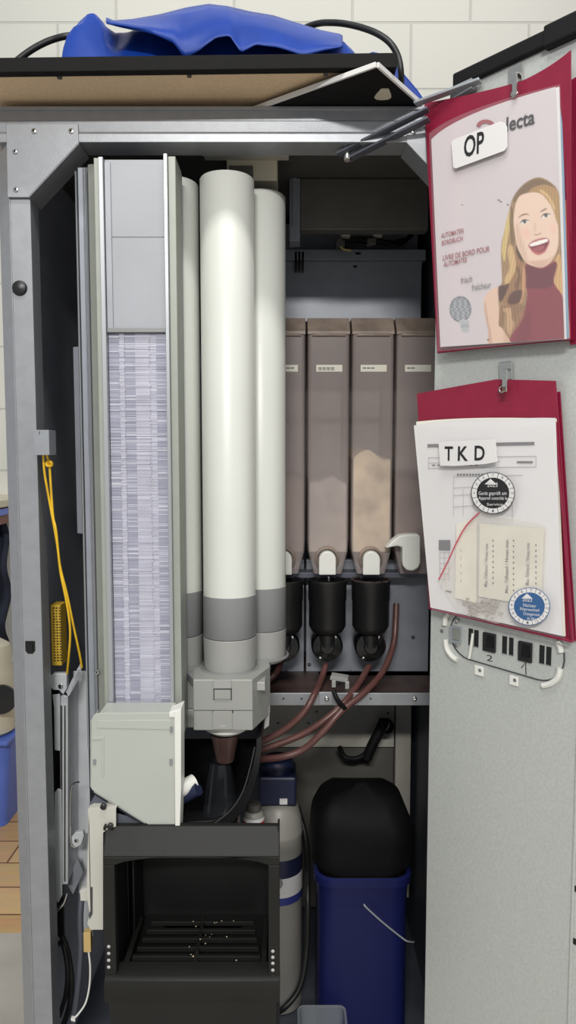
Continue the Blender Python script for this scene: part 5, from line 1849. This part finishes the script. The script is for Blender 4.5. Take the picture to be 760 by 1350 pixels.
# ================================================================== ON TOP OF THE MACHINE
# white-edged board lying askew
zt0 = ZT + 0.0042
wbd = thing('board', P(497, 120, 1.08), 'black board with a thin white edge, corner jutting over the machine front', 'board', 'boards lying on the machine')
A = P(497, 84, 1.0)
cnr = Vector((P(497, 83, 1.028).x, 1.028, zt0))
u1 = (P(320, 143, 1.14) - P(497, 84, 1.003))
u1 = Vector((-0.195, 0.142, 0)).normalized()
u2 = Vector((0.090, 0.1235, 0)).normalized()
L1, L2 = 0.42, 0.34
pts = [cnr, cnr + u1 * L1, cnr + u1 * L1 + u2 * L2, cnr + u2 * L2]
MB().prism(pts[::-1], (0, 0, 0.006)).build('panel', M['darkframe'], wbd, 0.0008)
mb = MB()
e = 0.0035
for (p, q_) in ((pts[0], pts[1]), (pts[0], pts[3])):
    d = (q_ - p).normalized()
    nrm = Vector((d.y, -d.x, 0))
    if nrm.y > 0:
        nrm = -nrm
    mb.prism([p + Vector((0, 0, -0.0005)), q_ + Vector((0, 0, -0.0005)), q_ + Vector((0, 0, 0.0065)), p + Vector((0, 0, 0.0065))], nrm * 0.0035)
mb.build('edge_strip', M['white_edge'], wbd, 0.0005)
mb = MB()
q = P(506, 128, 1.10)
pp = [(q.x + 0.011 * math.cos(a) * (1 + .25 * math.sin(3 * a)), q.y + 0.02 * math.sin(a) * (1 + .2 * math.cos(2 * a)), zt0 - 0.0012) for a in [k * math.pi / 8 for k in range(16)]]
mb.prism(pp, (0, 0, 0.0012))
mb.build('paper_remnant', M['cream'], wbd)
# framed hardboard panel
fb = thing('framed_panel', (-0.2, 1.25, zt0 + 0.01), 'large black framed panel lying face up, brown hardboard back overhanging the machine', 'panel', 'boards lying on the machine')
zfb = zt0 + 0.0115
xe = X(524, 80, 1.05)
frm = Matrix.Rotation(math.radians(-0.7), 4, 'Y')


def ft(p):
    return Vector((p[0], p[1], zfb + p[2] + (p[0] - xe) * 0.012))


def fbox(mb, x0, x1, y0, y1, z0, z1, mi=0):
    vs = [ft((x, y, z)) for z in (z0, z1) for y in (y0, y1) for x in (x0, x1)]
    mb.add(vs, [(0, 2, 3, 1), (4, 5, 7, 6), (0, 1, 5, 4), (2, 6, 7, 3), (0, 4, 6, 2), (1, 3, 7, 5)], mi)


YF0, YF1 = 1.05, 1.55
mb = MB()
fbox(mb, -0.75, xe, YF0, YF0 + 0.014, 0, 0.020)
fbox(mb, -0.75, xe, YF1 - 0.014, YF1, 0, 0.020)
fbox(mb, xe - 0.014, xe, YF0 + 0.014, YF1 - 0.014, 0, 0.020)
fbox(mb, -0.75, -0.736, YF0 + 0.014, YF1 - 0.014, 0, 0.020)
mb.build('frame', M['darkframe'], fb, 0.0012)
mb = MB()
fbox(mb, -0.736, xe - 0.014, YF0 + 0.014, YF1 - 0.014, 0.004, 0.008)
mb.build('hardboard_back', M['hardboard'], fb)
mb = MB()
fbox(mb, -0.736, xe - 0.014, YF0 + 0.014, YF1 - 0.014, 0.014, 0.018)
mb.build('face_sheet', M['darkframe'], fb)
for px in (77, 249, 430):
    q = X(px, 98, 1.062)
    mb = MB()
    fbox(mb, q - 0.003, q + 0.003, YF0 + 0.012, YF0 + 0.02, -0.0005, 0.005)
    mb.build('nail', M['groove'], fb)

# blue plastic bag
prof = [(88, 48), (92, 30), (101, 14), (113, 4), (121, 4), (128, 12), (136, 22), (150, 28), (175, 26), (210, 20), (245, 11), (275, 6), (300, 9), (330, 16), (360, 21), (395, 32), (425, 41), (450, 46), (462, 56), (467, 70)]
mb = MB()
nx, ny = 96, 26
Ybag0, Ybag1 = 1.078, 1.27
pxs = np.array([p[0] for p in prof], float)
pys = np.array([p[1] for p in prof], float)
vs, fs = [], []
Yref = 1.135
for i in range(nx + 1):
    px = 88 + (467 - 88) * i / nx
    zt_ = Z(float(np.interp(px, pxs, pys)), Yref)
    x_ = X(px, 40, Yref)
    base = zfb + 0.0205 + (x_ - xe) * 0.012
    for j in range(ny + 1):
        v = j / ny
        a = math.sin(math.pi * min(v / 0.36, 1.0) / 2) ** 0.8 if v < 0.55 else math.cos((v - 0.55) / 0.45 * math.pi / 2)
        p = Vector((x_ * 16, v * 3.2, 1.7))
        nz = noise.noise(p * 0.7) * 0.6 + abs(noise.noise(p * 1.3)) * 0.9 + abs(noise.noise(p * 2.6)) * 0.25
        hgt = (zt_ - base) * a * (1 - 0.30 * abs(nz) * (1 - abs(a) ** 8))
        crease = 0.010 * (abs(noise.noise(p * 0.9 + Vector((9, 3, 0)))) + 0.2 * abs(noise.noise(p * 3.1))) * (1 if 0 < v < 1 else 0)
        yj = 0.03 * noise.noise(Vector((x_ * 11, 2.0, v * 2))) * (1 - v)
        vs.append((x_ + 0.008 * noise.noise(p * 1.3), Ybag0 + 0.012 + (Ybag1 - Ybag0) * v + yj, base + 0.0008 + max(hgt - crease * min(1, a * 2), 0)))
fs = [(i * (ny + 1) + j, (i + 1) * (ny + 1) + j, (i + 1) * (ny + 1) + j + 1, i * (ny + 1) + j + 1) for i in range(nx) for j in range(ny)]
mb.add(vs, fs, 0, True)
bgo = thing('plastic_bag', (-0.1, 1.2, zfb + 0.03), 'crumpled blue plastic bag lying on the framed panel', 'bag')
mb.build('sheet', M['bag'], bgo)
mb = MB()
hemx = [140, 165, 200, 229, 243, 262, 285, 303, 318, 338, 365, 400, 430, 452]
hemy = [30, 37, 47, 56, 74, 66, 50, 48, 70, 58, 62, 73, 66, 64]
nx2, nk = 78, 8
vs = []
for i in range(nx2 + 1):
    px = 140 + (452 - 140) * i / nx2
    yt_ = float(np.interp(px, pxs, pys)) - 0.5
    yh2 = float(np.interp(px, hemx, hemy))
    yh2 = max(yh2, yt_ + 2)
    for k in range(nk + 1):
        t = k / nk
        Yk3 = 1.150 + (1.062 - 1.150) * math.sin(t * math.pi / 2) ** 0.8
        q = P(px, yt_ + (yh2 - yt_) * t, Yk3)
        vs.append((q.x, q.y + 0.012 * noise.noise(Vector((q.x * 18, t * 2.0, 5))) * t, q.z))
fs = [(i * (nk + 1) + k, (i + 1) * (nk + 1) + k, (i + 1) * (nk + 1) + k + 1, i * (nk + 1) + k + 1) for i in range(nx2) for k in range(nk)]
mb.add(vs, fs, 0, True)
mb.build('fold', M['bag'], bgo, 0, 0.0012)
mb = MB()
mb.prism([P(x, y, 1.30) for x, y in [(478, 72), (492, 67), (508, 70), (530, 92), (552, 118), (560, 130), (548, 134), (520, 110), (500, 96)]], (0.0, 0.02, 0.002))
mb.build('tail', M['bag'], bgo, 0.004)

cbt = MB()
cbt.tube([P(18, 84, 1.25), P(30, 74, 1.25), P(48, 62, 1.25), (P(70, 52, 1.25)), P(95, 47, 1.25), P(130, 50, 1.29), P(200, 62, 1.33), P(300, 62, 1.36), P(370, 52, 1.33), P(412, 33, 1.30), P(440, 30, 1.27), P(468, 34, 1.25), P(495, 43, 1.23), P(514, 56, 1.22), P(525, 74, 1.22), P(529, 95, 1.22), P(529, 118, 1.24), P(526, 135, 1.28)], 0.0052, 10)
o = cbt.build('power_cable', M['cable'])
tag(o, 'black power cable arching out on both sides of the blue bag', 'cable')

# ================================================================== BEHIND, AT THE LEFT
jk = MB()
n_ = 24
vs, fs = [], []
Yj = 2.64
jx0, jx1 = X(-60, 760, Yj), X(15, 760, Yj)
for i in range(13):
    for j in range(25):
        u, v = i / 12, j / 24
        x_ = jx0 + (jx1 - jx0) * u * (0.85 + 0.15 * math.sin(v * 2.6))
        vs.append((x_, Yj + 0.05 * math.sin(u * 9 + v * 3) + 0.02 * math.sin(v * 14), Z(690, Yj) + (Z(848, Yj) - Z(690, Yj)) * v))
fs = [(i * 25 + j, (i + 1) * 25 + j, (i + 1) * 25 + j + 1, i * 25 + j + 1) for i in range(12) for j in range(24)]
jk.add(vs, fs, 0, True)
tag(jk.build('garment', M['navycloth'], None, 0, 0.02), 'dark navy garment hanging beyond the left post', 'garment')
Yt_ = 2.6
ct = thing('clutter_shelf', P(-30, 680, Yt_), 'shelf with a pale top edge above the navy garment', 'shelf')
MB().box(X(-70, 665, Yt_), X(11, 665, Yt_), Yt_ - 0.1, WALLY, Z(668, Yt_), Z(658, Yt_)).build('shelf_top', M['cream'], ct, 0.004)
MB().box(X(-70, 665, Yt_), X(9, 665, Yt_), Yt_ - 0.06, WALLY, Z(690, Yt_), Z(669, Yt_)).build('shelf_box', mat('brownish_box', (120, 84, 74), 0.6), ct, 0.004)
MB().box(X(3, 675, Yt_), X(11, 675, Yt_), Yt_ - 0.07, Yt_, Z(678, Yt_), Z(670, Yt_)).build('blue_tab', M['wallblue'], ct, 0.002)
wh_ = thing('white_bin', P(-10, 960, 2.45), 'white rounded bin with a dark opening beyond the left post', 'bin')
Yw_ = 2.45
cx_ = X(-14, 880, Yw_)
mb = MB()
mb.lathe([(0.0, Z(842, Yw_)), (0.04, Z(843, Yw_)), (0.068, Z(850, Yw_)), (0.076, Z(862, Yw_)), (0.072, Z(874, Yw_)), (0.078, Z(884, Yw_)), (0.08, Z(960, Yw_)), (0.066, Z(964, Yw_))], (cx_, Yw_, 0), (0, 0, 1), 28)
mb.build('body', M['cream'], wh_)
mb = MB()
mb.lathe([(0.05, 0), (0.048, 0.01), (0.0, 0.012)], P(2, 922, Yw_ - 0.085), (0.3, -1, 0.1), 24)
mb.build('opening', M['blackgloss'], wh_)
bb = thing('blue_crate', P(-20, 1050, 2.45), 'blue plastic crate on the wooden floor beyond the left post', 'crate')
z0c, z1c = 0.0, Z(962, 2.5)
x1c = X(14, 1000, 2.45)
mb = MB()
loft(mb, [rrect(x1c - 0.2, 2.55, .18, .12, .03, 0.0), rrect(x1c - 0.19, 2.55, .2, .14, .03, z1c), rrect(x1c - 0.19, 2.55, .19, .13, .03, z1c), rrect(x1c - 0.19, 2.55, .17, .11, .03, 0.012)], True)
mb.build('tub', M['wallblue'], bb)
mb = MB()
loft(mb, [rrect(x1c - 0.19, 2.55, .2005, .1405, .03, z1c - .02), rrect(x1c - 0.19, 2.55, .208, .148, .03, z1c - .018), rrect(x1c - 0.19, 2.55, .208, .148, .03, z1c), rrect(x1c - 0.19, 2.55, .198, .138, .03, z1c + .002)])
mb.build('rim', M['wallblue'], bb)
MB().box(cx_ - 0.1, cx_ + 0.09, 2.36, 2.56, Z(966, Yw_) - 0.012, Z(966, Yw_) + 0.003).build('lid', M['wallblue'], bb, 0.004)
